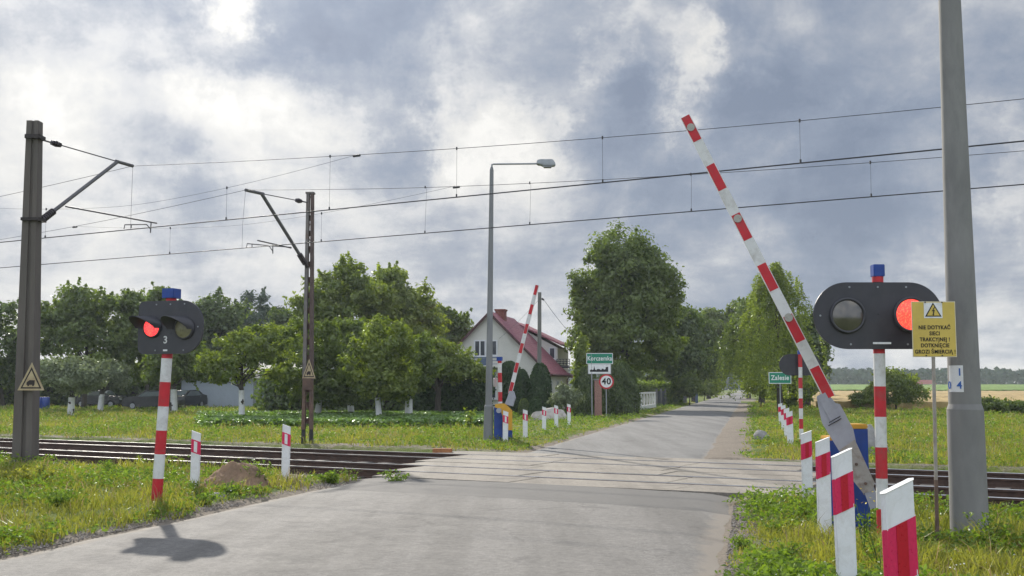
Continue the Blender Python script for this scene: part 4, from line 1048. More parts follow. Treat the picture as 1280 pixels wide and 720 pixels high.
p = A(951, 546, 35); rock('boulder', 'grey boulder lying in the far right verge by the road', 'boulder', (A(951, 546, 35.5).x, 35.5, .08), (.26, .2, .26), STONE, 8)
rock('boulder', 'mottled grey boulder just behind the near barrier cabinet', 'boulder', (A(1090, 556, 27.6).x, 27.6, .1), (.42, .36, .62), STONE, 9, 4, .5)
for i, (px, dx, hh, lab) in enumerate([(676, .5, .42, 'low pale stone slab at the left of the garden heap'), (688, .7, .62, 'largest pale stone in the middle of the garden heap'), (699, .45, .5, 'pale stone at the right of the garden heap')]):
    p = A(px, 522, 57+i*.8); rock('stone', lab, 'stone', (p.x, 57+i*.8, .05), (dx, .5, hh), pm('pale_stone', (.42, .38, .34), .9, .2, 3, .5), 20+i)
p = G(553, 567); m = MB(); m.box((0, 0, .06), (.5, .2, .14)); o = m.build('brick_block', ORNG, None, (p.x, p.y, .0), bevel=.015); tag(o, 'small orange brown block at the left end of the crossing slabs', 'block')

# ------------------------------------------------------------------ fences by the road
def fence_line(pa, pb): return pa, pb
Y0, Y1 = 77, 93; pa = Vector((A(789.5, 512, Y0).x, Y0, 0)); pb = Vector((A(818.5, 506, Y1).x, Y1, 0)); d = pb-pa; L = d.length; ang = math.atan2(d.y, d.x)
t = thing('balustrade', 'white concrete balustrade fence beside the big linden tree', 'fence', pa, ang)
hf = 1.25
MB().box((L/2, 0, .16), (L, .22, .32)).build('plinth', WHITEP, t); MB().box((L/2, 0, hf), (L, .2, .13)).build('top_rail', WHITEP, t)
for i in range(9): MB().tube([(L*i/8, 0, .32), (L*i/8, 0, .6), (L*i/8, 0, .8), (L*i/8, 0, hf-.06)], [.07, .10, .10, .07], 8).build('baluster', WHITEP, t)
pa = Vector((A(820, 505, 96).x, 96, 0)); pb = Vector((A(857, 500, 122).x, 122, 0)); d = pb-pa; L = d.length
t = thing('garden_fence', 'dark mesh garden fence under the clipped hedge', 'fence', pa, math.atan2(d.y, d.x))
MB().box((L/2, 0, .7), (L, .04, 1.3)).build('mesh_panel', DARKF, t)
for i in range(9): MB().box((L*i/8, -.06, .78), (.14, .14, 1.56)).build('fence_post', pm('grey_post', (.2, .19, .18), .8), t)
p = A(747.5, 520, 64); t = MB(); t.box((0, 0, 1.05), (.42, .42, 2.1)); o = t.build('gate_pier', BRICKM, None, (p.x, 64, 0), bevel=.02); tag(o, 'brick gate pier standing between the town sign and the 40 sign', 'gate pier')
o2 = MB().box((0, 0, 2.14), (.52, .52, .08)).build('pier_cap', STONE, o)
p = A(611, 512, 66)
# ------------------------------------------------------------------ foliage
def crown_points(ells, nl, clump_r, rnd=.5, shell=.55, seed=0, spikes=1.0):
    """ells: list of (cx,cy,cz,rx,ry,rz,w); returns P, nrm, clumpvar"""
    vol = np.array([e[3]*e[4]*e[5] for e in ells])**.67; vol = vol/vol.sum(); P = []; Nn = []; Vv = []; C = []
    for e, w in zip(ells, vol):
        c = np.array(e[:3]); r = np.array(e[3:6]); k = max(6, int(nl*w/ (95)))
        u = unit(rng.normal(size=(k, 3))); rad = shell+(1-shell)*rng.random((k, 1))**.7
        cc = c+u*rad*r
        per = int(nl*w/k)
        cr = clump_r*(.55+.8*rng.random(k))*(r.mean()/max(r.mean(), 1.2*clump_r))**.5
        q = unit(rng.normal(size=(k, per, 3)).reshape(-1, 3)); rr = (rng.random((k*per, 1))**.45)
        pc = np.repeat(cc, per, 0); crr = np.repeat(cr, per)[:, None]
        pts = pc+q*rr*crr*np.array([1.1, 1.1, .75])
        P.append(pts); out = unit((pts-c)/r); Nn.append(q*.5+out*.6+np.array([0, 0, .45])+rng.normal(size=pts.shape)*.55)
        cv = np.repeat(rng.random(k), per)*.5; Vv.append(np.clip(cv+rng.random(k*per)*.5, 0, 1)); C.append(cc)
    # leafy twigs poking out of the outline
    cen = np.array([e[:3] for e in ells]).mean(0); CC = np.concatenate(C); ns = int(len(CC)*.8)
    if ns and spikes:
        st = CC[rng.integers(0, len(CC), ns)]; d = unit(unit(st-cen)*1.0+rng.normal(size=(ns, 3))*.45+np.array([0, 0, .55])); per = max(6, int(nl*.16/ns))
        u = rng.random((ns, per, 1))**.8; L = clump_r*spikes*(.7+.9*rng.random((ns, 1, 1)))
        pts = (st[:, None]+d[:, None]*u*L+rng.normal(size=(ns, per, 3))*clump_r*.13*(1.15-u)).reshape(-1, 3)
        P.append(pts); Nn.append(rng.normal(size=pts.shape)+np.array([0, 0, .5])); Vv.append(np.clip(.3+.6*rng.random(len(pts)), 0, 1))
    return np.concatenate(P), np.concatenate(Nn), np.concatenate(Vv), CC
def limbs(base, top, r0, r1, C, k, mi=0, white=None, seg=6, lean=0):
    m = MB(); base = Vector(base); top = Vector(top); pts = []; rs = []
    for i in range(seg+1):
        u = i/seg; p = base.lerp(top, u); p += Vector((random.uniform(-1, 1), random.uniform(-1, 1), 0))*r0*.35*(1 if 0 < i < seg else 0)
        pts.append(p); rs.append((r0*(1.25 if i == 0 else 1))*(1-u)+r1*u)
    if white:
        h = white; ptw = Vector(base).lerp(top, min(1, h/max(.01, (top-base).z)))
        m.tube([pts[0], ptw], [rs[0]*1.04, rs[0]*.86], 10, 1)
    m.tube(pts, rs, 10, 0)
    if len(C):
        sel = rng.choice(len(C), min(k, len(C)), replace=False)
        for j in sel:
            c = Vector(C[j]); u = random.uniform(.45, .95); st = base.lerp(top, u); mid = st.lerp(c, .5)+Vector((0, 0, -.1*(c-st).length*random.uniform(-.5, 1)))
            ra = max(r1*1.0, r0*.45)*(1-u*.4); m.tube([st, mid, c], [ra, ra*.55, ra*.15], 6, 0, cap=False)
    return m
def tree(name, label, cat, X, Y, ells, trunk_top, r0, mat, nl, leaf, clump, group=None, white=None, shell=.55, k=14, aspect=.6, lean=(0, 0), crown='crown', spikes=1.0):
    t = thing(name, label, cat, (X, Y, 0), 0, group)
    P, Nn, Vv, C = crown_points(ells, nl, clump, shell=shell, spikes=spikes)
    keep = P[:, 2] > .05; P, Nn, Vv = P[keep], Nn[keep], Vv[keep]
    leaf_mesh(crown, P, Nn, leaf*(.6+.8*rng.random(len(P))), Vv, mat, t, aspect)
    if r0: limbs((0, 0, -.05), (lean[0], lean[1], trunk_top), r0, r0*.45, C, k, white=white).build('trunk', [BARK, LIME], t)
    return t
def px_ell(X, Y, px, py, hwx, hwy, dY=0, ry=None):
    """ellipsoid from pixel centre & half sizes at depth Y+dY, local to (X,Y)"""
    c = A(px, py, Y+dY); k = (Y+dY)/F
    return (c.x-X, dY, c.z, hwx*k, (ry if ry else hwx*k), hwy*k)
def ptree(name, label, cat, tx, Y, ells, mat, nl, leaf, clump, r0=.2, white=None, group=None, **kw):
    X = A(tx, 500, Y).x; E = [px_ell(X, Y, *e) for e in ells]
    top = float(np.mean([e[2] for e in E])); main = max(E, key=lambda e: e[5]*e[3])
    return tree(name, label, cat, X, Y, E, top, r0, mat, nl, leaf, clump, group, white, lean=(main[0]*.6, main[1]*.5), **kw)
GT = 'tall garden trees behind the tracks'
# back row left
ptree('broadleaf_tree', 'dark tree at the extreme left edge, cut by the frame', 'tree', 5, 92, [(5, 425, 42, 48), (-20, 440, 50, 55)], L_DARK, 9000, .34, 1.0, group=GT)
ptree('broadleaf_tree', 'wide green tree just right of the concrete mast top sign, behind the willows', 'tree', 105, 88, [(85, 400, 40, 38), (125, 405, 45, 38), (110, 430, 55, 40), (100, 385, 28, 26), (60, 410, 25, 30)], L_MID, 18000, .31, .75, group=GT)
ptree('broadleaf_tree', 'spiky topped green tree directly behind the leaning signal', 'tree', 185, 90, [(180, 410, 38, 40), (165, 385, 14, 22), (192, 380, 22, 20), (180, 440, 45, 40)], L_MID, 14000, .33, .8, group=GT)
ptree('broadleaf_tree', 'dark tree right of the leaning signal with rounded crown', 'tree', 268, 104, [(262, 405, 36, 40), (285, 410, 30, 32), (245, 420, 28, 36), (270, 440, 50, 40)], L_DARK, 14000, .36, 1.0, group=GT)
ptree('pine_tree', 'distant bluish dark pine between the dark tree and the lattice mast', 'tree', 322, 160, [(318, 395, 26, 26), (340, 402, 22, 22), (302, 400, 18, 24), (330, 425, 40, 30)], L_PINE, 9000, .5, 1.2, group=GT)
ptree('broadleaf_tree', 'tallest bright green tree behind the lattice mast', 'tree', 425, 80, [(425, 365, 42, 30), (400, 385, 36, 34), (455, 385, 40, 34), (430, 410, 62, 44), (440, 345, 22, 16)], L_LIT, 22000, .28, .7, group=GT)
ptree('broadleaf_tree', 'second tallest green tree, right of the lattice mast', 'tree', 492, 84, [(485, 365, 34, 26), (510, 385, 34, 30), (470, 395, 36, 34), (510, 415, 46, 40), (492, 347, 18, 12)], L_LIT, 19000, .28, .7, group=GT)
ptree('broadleaf_tree', 'mid green tree rising directly left of the house gable', 'tree', 552, 92, [(548, 410, 32, 26), (570, 415, 18, 20), (540, 435, 40, 34)], L_MID, 13000, .33, .8, group=GT)
ptree('broadleaf_tree', 'small distant tree between the pine and the tall bright tree', 'tree', 365, 110, [(362, 408, 26, 24), (375, 430, 30, 30)], L_DARK, 8000, .36, .9, group=GT)
# whitewashed orchard row
GO = 'fruit trees with whitewashed trunks'
ptree('pollard_willow', 'silvery pollarded tree with white trunk, left one near the concrete mast', 'tree', 89, 66, [(82, 464, 30, 15), (106, 466, 26, 16), (92, 474, 36, 14)], L_GREY, 11000, .19, .5, r0=.17, white=1.15, group=GO)
ptree('pollard_willow', 'silvery pollarded tree with white trunk, right of its twin', 'tree', 125.5, 78, [(132, 466, 26, 16), (118, 472, 24, 14), (140, 474, 18, 12)], L_GREY, 9000, .2, .5, r0=.17, white=1.25, group=GO)
ptree('fruit_tree', 'fruit tree with white trunk immediately right of the leaning signal post', 'tree', 218, 76, [(215, 450, 30, 24), (240, 448, 26, 26), (207, 464, 22, 14), (250, 462, 18, 14)], L_MID, 11000, .24, .6, r0=.2, white=1.6, group=GO)
ptree('fruit_tree', 'loose crowned fruit tree with slim white trunk left of the lattice mast', 'tree', 303, 54.5, [(300, 438, 36, 22), (328, 430, 32, 24), (272, 458, 22, 20), (292, 462, 34, 14), (345, 452, 24, 24)], L_LIT, 9000, .17, .36, r0=.125, white=1.6, group=GO, shell=.4)
ptree('fruit_tree', 'dense fruit tree filling the space right behind the lattice mast', 'tree', 396, 58, [(388, 428, 40, 30), (368, 456, 34, 34), (410, 464, 38, 36), (396, 486, 44, 22), (425, 488, 30, 18)], L_MID, 20000, .17, .42, r0=.14, white=1.2, group=GO)
ptree('fruit_tree', 'dense fruit tree whose short white trunk pair shows at the grass edge', 'tree', 440.5, 61, [(440, 430, 34, 30), (425, 458, 38, 34), (446, 478, 34, 20)], L_MID, 17000, .17, .42, r0=.15, white=1.35, group=GO)
ptree('fruit_tree', 'fruit tree with thin white trunk nearest the tracks, centre of the row', 'tree', 475, 53.5, [(480, 428, 36, 28), (463, 456, 34, 32), (498, 460, 32, 34), (478, 480, 34, 20)], L_LIT, 16000, .17, .42, r0=.12, white=1.25, group=GO)
ptree('fruit_tree', 'rightmost fruit tree with thick white trunk before the dark hedge', 'tree', 511, 57, [(512, 440, 30, 24), (522, 462, 26, 26), (502, 474, 26, 22)], L_MID, 14000, .17, .40, r0=.16, white=1.6, group=GO)
# windswept light shrub + dark hedge
ptree('ornamental_tree', 'light green leaning ornamental tree spreading towards the house balcony', 'tree', 548, 63, [(545, 450, 30, 24), (570, 458, 26, 18), (588, 463, 18, 8), (535, 440, 20, 16), (598, 468, 10, 5)], L_LIT, 14000, .19, .42, r0=.2, shell=.4)
def hedge(name, label, cat, pxa, pya, pxb, Ya, Yb, ztop, depth, mat, nl, leaf, jit=.12):
    pa = Vector((A(pxa, 500, Ya).x, Ya, 0)); pb = Vector((A(pxb, 500, Yb).x, Yb, 0)); d = pb-pa; L = d.length; u = d.normalized(); v = Vector((-u.y, u.x, 0))
    face = rng.random(nl); a = rng.random(nl)*L; z = rng.random(nl)*ztop; w = (rng.random(nl)-.5)*depth
    top = face < .3; fr = ~top
    z = np.where(top, ztop, z); w = np.where(fr, np.where(face < .65, -depth/2, depth/2), w)
    P = np.outer(a, u)+np.outer(w, v)+np.outer(z, [0, 0, 1])+rng.normal(size=(nl, 3))*jit
    P[:, 2] = np.abs(P[:, 2]); nr = np.where(top[:, None], [0, 0, 1.], np.sign(w)[:, None]*np.array(v)[None])+rng.normal(size=(nl, 3))*.6
    o = leaf_mesh('foliage', P, nr, leaf*(.6+.8*rng.random(nl)), rng.random(nl), mat, None, .6)
    t = thing(name, label, cat, pa); o.parent = t
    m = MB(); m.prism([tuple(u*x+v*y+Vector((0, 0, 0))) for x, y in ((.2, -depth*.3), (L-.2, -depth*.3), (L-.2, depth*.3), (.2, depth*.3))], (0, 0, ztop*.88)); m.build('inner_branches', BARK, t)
    return t
hedge('hedge', 'tall dark clipped hedge between the fruit trees and the lamp post', 'hedge', 524, 0, 612, 66, 66, A(0, 470, 66).z, 1.6, L_THUJA, 16000, .2, .16)
hedge('hedge', 'long flat topped hedge above the dark garden fence by the road', 'hedge', 778, 0, 842, 97, 107, A(0, 482, 97).z, 1.6, L_MID, 16000, .26, .18)
hedge('hedge', 'dark shrub belt in the shade behind the parked cars', 'hedge', -10, 0, 232, 98, 98, 2.9, 2.5, L_DARK, 16000, .36, .5)
hedge('hedge', 'low dark shrub belt behind the fruit trees left of the tall hedge', 'hedge', 330, 0, 530, 72, 72, 2.3, 2.2, L_DARK, 14000, .26, .4)
# conical thujas
def thuja(label, px, Y, ptop, hw, taper=.6, mat=L_THUJA, nl=9000, leaf=.15, name='thuja', group='conical thujas in front of the house', flat=False):
    X = A(px, 500, Y).x; Ht = A(px, ptop, Y).z; r = hw*Y/F
    z = rng.random(nl)**.9*Ht; th = rng.random(nl)*2*np.pi
    q = z/Ht; rad = r*(np.sqrt(np.clip(1-((q-.30)/.72)**2, 0, 1)) if not flat else np.clip((1-q)*9, 0, 1)**.4*np.ones_like(q))
    rad = rad*(1+.10*np.sin(th*5+z*3)+rng.normal(size=nl)*.05); rad = np.where(rng.random(nl) < .25, rad*rng.random(nl)**.4, rad)
    P = np.stack([rad*np.cos(th), rad*np.sin(th), z], -1); nr = np.stack([np.cos(th), np.sin(th), .3*np.ones(nl)], -1)+rng.normal(size=(nl, 3))*.5
    t = thing(name, label, 'shrub', (X, Y, 0), 0, group)
    leaf_mesh('foliage', P, nr, leaf*(.6+.8*rng.random(nl)), np.clip(rng.random(nl)*.7+.3*vn(th*2, z, 1.5), 0, 1), mat, t, .5, axis=np.array([0, 0, 1.]))
    MB().tube([(0, 0, 0), (0, 0, Ht*.8)], [r*.45, r*.12], 8).build('stem', BARK, t); return t
thuja('dark conical thuja below the utility pole, in front of the house wall', 675, 66, 454.5, 14.5)
thuja('dark thuja hidden partly by the far barrier boom', 651, 67, 462, 13)
thuja('dark flat topped thuja block behind the far striped signal post', 637, 68, 452, 11, flat=True)
thuja('broad dark green thuja left of the brick gate pier, behind the town sign post', 733, 64.5, 458, 15, mat=L_DARK)
thuja('largest broad dark thuja, right of the 40 sign', 772, 68, 452, 25, mat=L_DARK, nl=15000)
thuja('small round clipped bush between the barrier and the stone heap', 669, 60, 497, 8, nl=3500, leaf=.1, name='clipped_bush', mat=L_THUJA)
thuja('small dark bush left of the round clipped bush', 655, 61, 499, 7, nl=2500, leaf=.12, name='garden_bush', mat=L_DARK)
ptree('rose_bush', 'pale flecked garden bush in front of the house side wall', 'shrub', 708, 62, [(706, 495, 12, 12), (716, 500, 10, 10), (698, 500, 8, 8)], L_GREY, 5000, .12, .3, r0=.04)
ptree('garden_tree', 'slim yellowish garden tree between the house and the linden', 'tree', 718, 72, [(727, 465, 6, 22), (728, 440, 5, 18), (727, 484, 9, 14)], L_LIT, 9000, .18, .4, r0=.1)
# linden
ptree('linden_tree', 'huge broad linden tree, the largest crown in the scene, beside the road', 'tree', 783, 84, [(776, 322, 44, 38), (785, 362, 66, 58), (752, 372, 46, 52), (816, 380, 42, 50), (782, 420, 70, 46), (750, 418, 34, 36), (826, 422, 28, 36), (800, 340, 40, 38)],
      L_MID, 62000, .26, .80, r0=.42, k=30, shell=.45, spikes=.45)
# avenue beyond
GA = 'avenue trees further down the road'
for (px, Y, es, mt, lab) in [
    (842, 106, [(845, 420, 30, 36), (850, 450, 28, 25)], L_DARK, 'avenue tree immediately right of the linden'),
    (868, 128, [(866, 425, 24, 38), (872, 450, 24, 26)], L_DARK, 'avenue tree above the small triangular sign'),
    (886, 165, [(884, 420, 26, 32), (890, 450, 20, 26)], L_MID, 'avenue tree left of the road vanishing point'),
    (897, 230, [(900, 432, 22, 30), (902, 455, 16, 18)], L_DARK, 'farthest avenue tree on the left road side'),
    (936, 165, [(925, 412, 24, 34), (935, 440, 26, 34), (915, 430, 16, 22)], L_MID, 'avenue tree right of the road vanishing point'),
    (952, 112, [(935, 408, 26, 30), (950, 430, 34, 38), (925, 440, 20, 26)], L_MID, 'avenue tree left behind the birch'),
    (1008, 90, [(1003, 425, 20, 26), (1008, 455, 20, 34), (1020, 440, 8, 22)], L_DARK, 'dark tree right behind the birch, above the far signal')]:
    ptree('avenue_tree', lab, 'tree', px, Y, es, mt, 15000, .36 if Y < 140 else .5, 1.0, r0=.3, group=GA)
# roadside undergrowth near the avenue
for (px, Y, es, mt, lab) in [(862, 104, [(862, 480, 12, 14)], L_MID, 'bush at the road bend in front of the avenue trees'), (880, 140, [(885, 484, 18, 10)], L_LIT, 'low light green bush left of the far road'),
        (950, 88, [(945, 470, 18, 22), (960, 480, 20, 20)], L_LIT, 'light bush at the foot of the birch, road side'), (985, 82, [(990, 480, 26, 22), (1000, 462, 16, 20)], L_MID, 'bush under the birch behind the place name sign'),
        (806, 112, [(812, 470, 24, 16), (840, 468, 18, 14), (790, 468, 14, 14)], L_MID, 'shrub showing over the clipped hedge')]:
    ptree('bush', lab, 'shrub', px, Y, es, mt, 6000, .24, .5, r0=.06, group='bushes by the avenue')
# birch with hanging branches
X = A(975, 500, 76).x; t = thing('birch_tree', 'tall weeping birch right of the road with hanging yellowish green twigs', 'tree', (X, 76, 0))
strands = 760; PP = []; VV = []; AX = []
for i in range(strands):
    th = rng.random()*2*np.pi; zt = rng.random()**.75; rr = 3.7*(1-zt)**.60*np.sqrt(rng.random())*(.8+.4*rng.random())+.15
    ztop = 2.6+zt*7.7; L_ = min(ztop-.9, (1.0+1.8*rng.random())*(1.2-zt*.6)); k = int(14+L_*24); u = rng.random(k)
    rr *= .62+.75*float(vn(np.array(th*1.3), np.array(zt*6.), 1.0)); bend = .35*(rng.random(2)-.5)
    if float(vn(np.array(th*1.9+9), np.array(zt*9.), 1.0)) < .27: continue
    PP.append(np.stack([rr*np.cos(th)*(1.0+.12*u)+bend[0]*u+rng.normal(size=k)*.09, rr*np.sin(th)*(1.0+.12*u)+bend[1]*u+rng.normal(size=k)*.09, ztop-L_*u+rng.normal(size=k)*.05], -1))
    VV.append(np.clip(.5*rng.random()+.5*rng.random(k), 0, 1))
PP = np.concatenate(PP); VV = np.concatenate(VV); PP[:, 0] += PP[:, 2]*.06-.75
leaf_mesh('crown', PP, rng.normal(size=PP.shape)+np.array([0, 0, .2]), .155*(.6+.8*rng.random(len(PP))), VV, L_BIRCH, t, .55)
C_ = PP[rng.choice(len(PP), 60)]; limbs((0, 0, 0), (.1, 0, 9.3), .2, .03, C_[C_[:, 2] > 3], 28).build('trunk', [BARK, LIME], t)
# meadow bushes right
ptree('bush', 'round green bush standing in the meadow behind the right signal post', 'shrub', 1120, 80, [(1120, 485, 28, 20), (1112, 474, 16, 14), (1140, 492, 16, 12), (1098, 492, 14, 10)], L_LIT, 12000, .17, .45, r0=.08, group='meadow bushes')
ptree('bush', 'low dark bush in the meadow right of the concrete pole', 'shrub', 1250, 68, [(1248, 506, 22, 8), (1275, 508, 22, 7), (1230, 505, 10, 7)], L_MID, 9000, .14, .3, r0=.04, group='meadow bushes')
ptree('bush', 'low bush at the wheat edge left of the round meadow bush', 'shrub', 1095, 84, [(1092, 494, 14, 9), (1075, 499, 12, 6)], L_LIT, 5000, .15, .3, r0=.04, group='meadow bushes')

# ------------------------------------------------------------------ fields, forest, far farmhouse
def field(name, Ya, Yb, za, zb, Xa, Xb, mat, slope_pts=None):
    xs = np.linspace(0, 1, 150); ys = np.linspace(0, 1, 60)**1.5; V = []
    for v in ys:
        Y = Ya+(Yb-Ya)*v; 
        for u in xs:
            x = (Xa(Y))+(Xb(Y)-Xa(Y))*u; V.append((x, Y+ (vn(np.array(x), np.array(3.), .2)-.5)*2, (za+(zb-za)*v)+rng.normal()*.04))
    base = len(V)
    V = np.array(V); I = np.arange(len(V)).reshape(60, 150); Fq = np.stack([I[:-1, :-1], I[:-1, 1:], I[1:, 1:], I[1:, :-1]], -1).reshape(-1, 4)
    fr = V[:150].copy(); fr[:, 2] = 0; lf = V[::150].copy(); lf[:, 2] = 0
    V2 = np.concatenate([V, fr, lf]); e = len(V); J = np.arange(e, e+150)
    F2 = np.stack([J[:-1], J[1:], I[0, 1:], I[0, :-1]], -1); K = np.arange(e+150, e+210); F3 = np.stack([K[1:], K[:-1], I[:-1, 0], I[1:, 0]], -1)
    return tag(mesh_np(name, V2, np.concatenate([Fq, F2, F3]), mat), {'wheat': 'ripe tan wheat field beyond the right meadow', 'maize': 'bright green maize field before the far forest'}.get(name), name+' field', kind='stuff')
field('wheat', 84, 300, .60, .72, lambda Y: redge(Y)+5.5, lambda Y: Y*.75+30, WHEATM)
field('maize', 301, 520, 1.0, 3.0, lambda Y: redge(Y)+10, lambda Y: Y*.75+40, MAIZEM)
field('wheat', 125, 330, .6, .7, lambda Y: -20-Y*.1, lambda Y: ledge(Y)-4, WHEATM)['label'] = 'strip of tan wheat seen past the fence end, left of the road'
n = 60000; X_ = rng.random(n)*1500-620; row = rng.random(n); Yf = 560+row*90+30*np.sin(X_*.01)
tree_h = 8.0+3.5*fbm(X_, Yf*.0, .06)+2.2*vn(X_, Yf, .35)
hh = rng.random(n)**.6; Zf = 3.0*0+hh*tree_h
P = np.stack([X_+rng.normal(size=n)*.8, Yf, Zf], -1)
far = leaf_mesh('distant_forest', P, np.array([0, -.5, .6])+rng.normal(size=(n, 3))*.6, 2.6*(.6+.8*rng.random(n)), np.clip(rng.random(n)*.6+.4*vn(X_, Yf, .1), 0, 1), L_FAR, None, .8)
tag(far, 'dark blue green forest line along the horizon', 'forest', kind='stuff')
p = A(1158, 480, 500); t = thing('farmhouse', 'tiny distant farmhouse showing a red roof above the maize', 'farmhouse', (p.x, 505, 0), 0)
MB().box((0, 3, 1.6), (12, 6, 3.2)).build('wall', WALLW, t); MB().prism([(-6.4, -.4, 3.1), (-6.4, 3, 5.0), (-6.4, 6.4, 3.1)], (12.8, 0, 0)).build('roof', pm('far_red_roof', (.30, .09, .07), .8), t)

# ------------------------------------------------------------------ grass
def scatter_polar(n, d0, d1, p0, p1):
    d = d0*(d1/d0)**rng.random(n); px = p0+(p1-p0)*rng.random(n); x = (px-640)/F*d; return x, d
def ledge_v(Y):
    t = np.clip((Y-20.6)/7.4, 0, 1); t = t*t*(3-2*t)
    return np.where(Y <= 20.6, -3+.25*(Y-20.6), np.where(Y >= 28, 5.2+.215*(Y-25)-5.9, -3*(1-t)-.05*t))
def ok_mask(x, y, margin=0.0):
    nn_ = .4896*x+.872*y; re = 5.2+.215*(y-25); le = ledge_v(y)
    j = (fbm(x, y, 1.4)-.5)*.9
    road_ = (x > le+.02+j*.5) & (x < re+np.where(y > 24.5, .0, .02)+j*.9)
    trk = (nn_ > 16.65+j*.8) & (nn_ < 25.5-j*.8)
    return ~(road_ | trk)
def blades(name, x, y, h, w, bend, var, mat, z0=None):
    n = len(x); z = hgt(x, y) if z0 is None else z0
    a = rng.random(n)*2*np.pi; dx = np.cos(a); dy = np.sin(a); b2 = rng.random(n)*2*np.pi; bx = np.cos(b2)*bend*h; by = np.sin(b2)*bend*h
    V = np.empty((n, 5, 3)); 
    V[:, 0] = np.stack([x-dx*w/2, y-dy*w/2, z-.02], -1); V[:, 1] = np.stack([x+dx*w/2, y+dy*w/2, z-.02], -1)
    V[:, 2] = np.stack([x+dx*w*.36+bx*.35, y+dy*w*.36+by*.35, z+h*.6], -1); V[:, 3] = np.stack([x-dx*w*.36+bx*.35, y-dy*w*.36+by*.35, z+h*.6], -1)
    V[:, 4] = np.stack([x+bx, y+by, z+h*(1-.25*bend)], -1)
    base = np.arange(n)[:, None]*5
    Fa = np.concatenate([base+np.array([[0, 1, 2]]), base+np.array([[0, 2, 3]]), base+np.array([[3, 2, 4]])])
    return mesh_np(name, V.reshape(-1, 3), Fa, mat, {'var': np.repeat(var, 5)})
x, y = scatter_polar(520000, 4.4, 135, -220, 1500)
k = ok_mask(x, y) & (rng.random(len(x)) > bare_f(x, y)*.95)
k &= ~((y > 84.5) & (x > 5.2+.215*(y-25)+5.5))
x, y = x[k], y[k]; big = fbm(x, y, .35); sm = fbm(x+90, y, 1.6)
bare = (sm < .40) & (rng.random(len(x)) < .75); x, y, big, sm = x[~bare], y[~bare], big[~bare], sm[~bare]
dist = y
nn_ = .4896*x+.872*y
h = (.035+.12*rng.random(len(x))**1.6)*(.35+1.25*sm)*(1+.25*np.clip((dist-28)/40, 0, 1))
tuft = np.clip((sm-.55)*8, 0, 1); h *= 1+.8*tuft
edge = np.clip((x-(5.2+.215*(y-25)))*1.2, .35, 1); h = h*np.where(x > 0, edge, 1)
w = .0065*(.7+.6*rng.random(len(x)))*(1+dist*.085)
var = np.clip(.15+.75*big+.35*(rng.random(len(x))-.5)+.0*tuft, 0, 1)
yel = np.clip((fbm(x+300, y+50, .5)-.40)*4, 0, 1)
dryf = rng.random(len(x)) < (.06+.18*np.clip((fbm(x-50, y+90, .7)-.52)*6, 0, 1))
g1 = blades('grass', x[~dryf], y[~dryf], h[~dryf], w[~dryf], .35+.75*rng.random((~dryf).sum()), var[~dryf], L_GRASS); tag(g1, 'rough green roadside and meadow grass', 'grass', kind='stuff')
g2 = blades('dry_grass', x[dryf], y[dryf], h[dryf]*1.25, w[dryf]*.8, .3+.6*rng.random(dryf.sum()), rng.random(dryf.sum()), L_DRY); tag(g2, 'straw coloured dry blades mixed in the verge', 'dry grass', kind='stuff')
# broad-leaf weeds & leafy ground cover
x, y = scatter_polar(46000, 5, 110, -40, 1320); k = ok_mask(x, y)&~((y > 84.5) & (x > 5.2+.215*(y-25)+5.5)); x, y = x[k], y[k]
cl = fbm(x+33, y+77, .55); k = cl > .44; x, y, cl = x[k], y[k], cl[k]
n = len(x); rep = 6; X = np.repeat(x, rep)+rng.normal(size=n*rep)*.07*(1+np.repeat(y, rep)*.01); Yy = np.repeat(y, rep)+rng.normal(size=n*rep)*.07
Zz = hgt(X, Yy)+.02+rng.random(n*rep)*.16*np.repeat(np.clip((cl-.40)*7, .3, 1.5), rep)
wd_ = leaf_mesh('weeds', np.stack([X, Yy, Zz], -1), np.array([0, 0, 1.])+rng.normal(size=(n*rep, 3))*.7, (.035+.03*rng.random(n*rep))*(1+Yy*.022), rng.random(n*rep)*.9, L_WEED, None, .55); tag(wd_, 'broad leaved green weeds spread through the grass', 'weeds', kind='stuff')
# tiny flowers
x, y = scatter_polar(3000, 6, 60, -40, 1320); k = ok_mask(x, y); x, y = x[k], y[k]; k = fbm(x+11, y+5, .8) > .46; x, y = x[k], y[k]; n = len(x)
fl = leaf_mesh('wild_flowers', np.stack([x, y, hgt(x, y)+.07+.09*rng.random(n)], -1), np.array([0, -.3, 1.])+rng.normal(size=(n, 3))*.3, (.012+.010*rng.random(n))*(1+y*.02), rng.random(n), L_WHT, None, .9); tag(fl, 'tiny white wild flowers dotted in the verges', 'flowers', kind='stuff')
# loose gravel and straw along the road edges and beside the ballast
def gravel(name, label, x, y, sz, mat, zoff=0.0):
    n = len(x); oc = np.array([[1, 0, 0], [-1, 0, 0], [0, 1, 0], [0, -1, 0], [0, 0, 1], [0, 0, -1]], float); f8 = np.array([[0, 2, 4], [2, 1, 4], [1, 3, 4], [3, 0, 4], [2, 0, 5], [1, 2, 5], [3, 1, 5], [0, 3, 5]])
    V = oc[None]*(sz[:, None, None]*(.5+.7*rng.random((n, 6, 1))))*np.array([1, 1, .7]); V[:, :, 0] += x[:, None]; V[:, :, 1] += y[:, None]; V[:, :, 2] += (np.maximum(hgt(x, y), -.02)+zoff)[:, None]
    F_ = (np.arange(n)[:, None, None]*6+f8[None]).reshape(-1, 3)
    return tag(mesh_np(name, V.reshape(-1, 3), F_, mat, {'var': np.repeat(rng.random(n), 6)}), label, 'gravel', kind='stuff')
GRAVM = leafm('gravel_mixed', (.13, .11, .09), (.34, .30, .26), .0, .02)
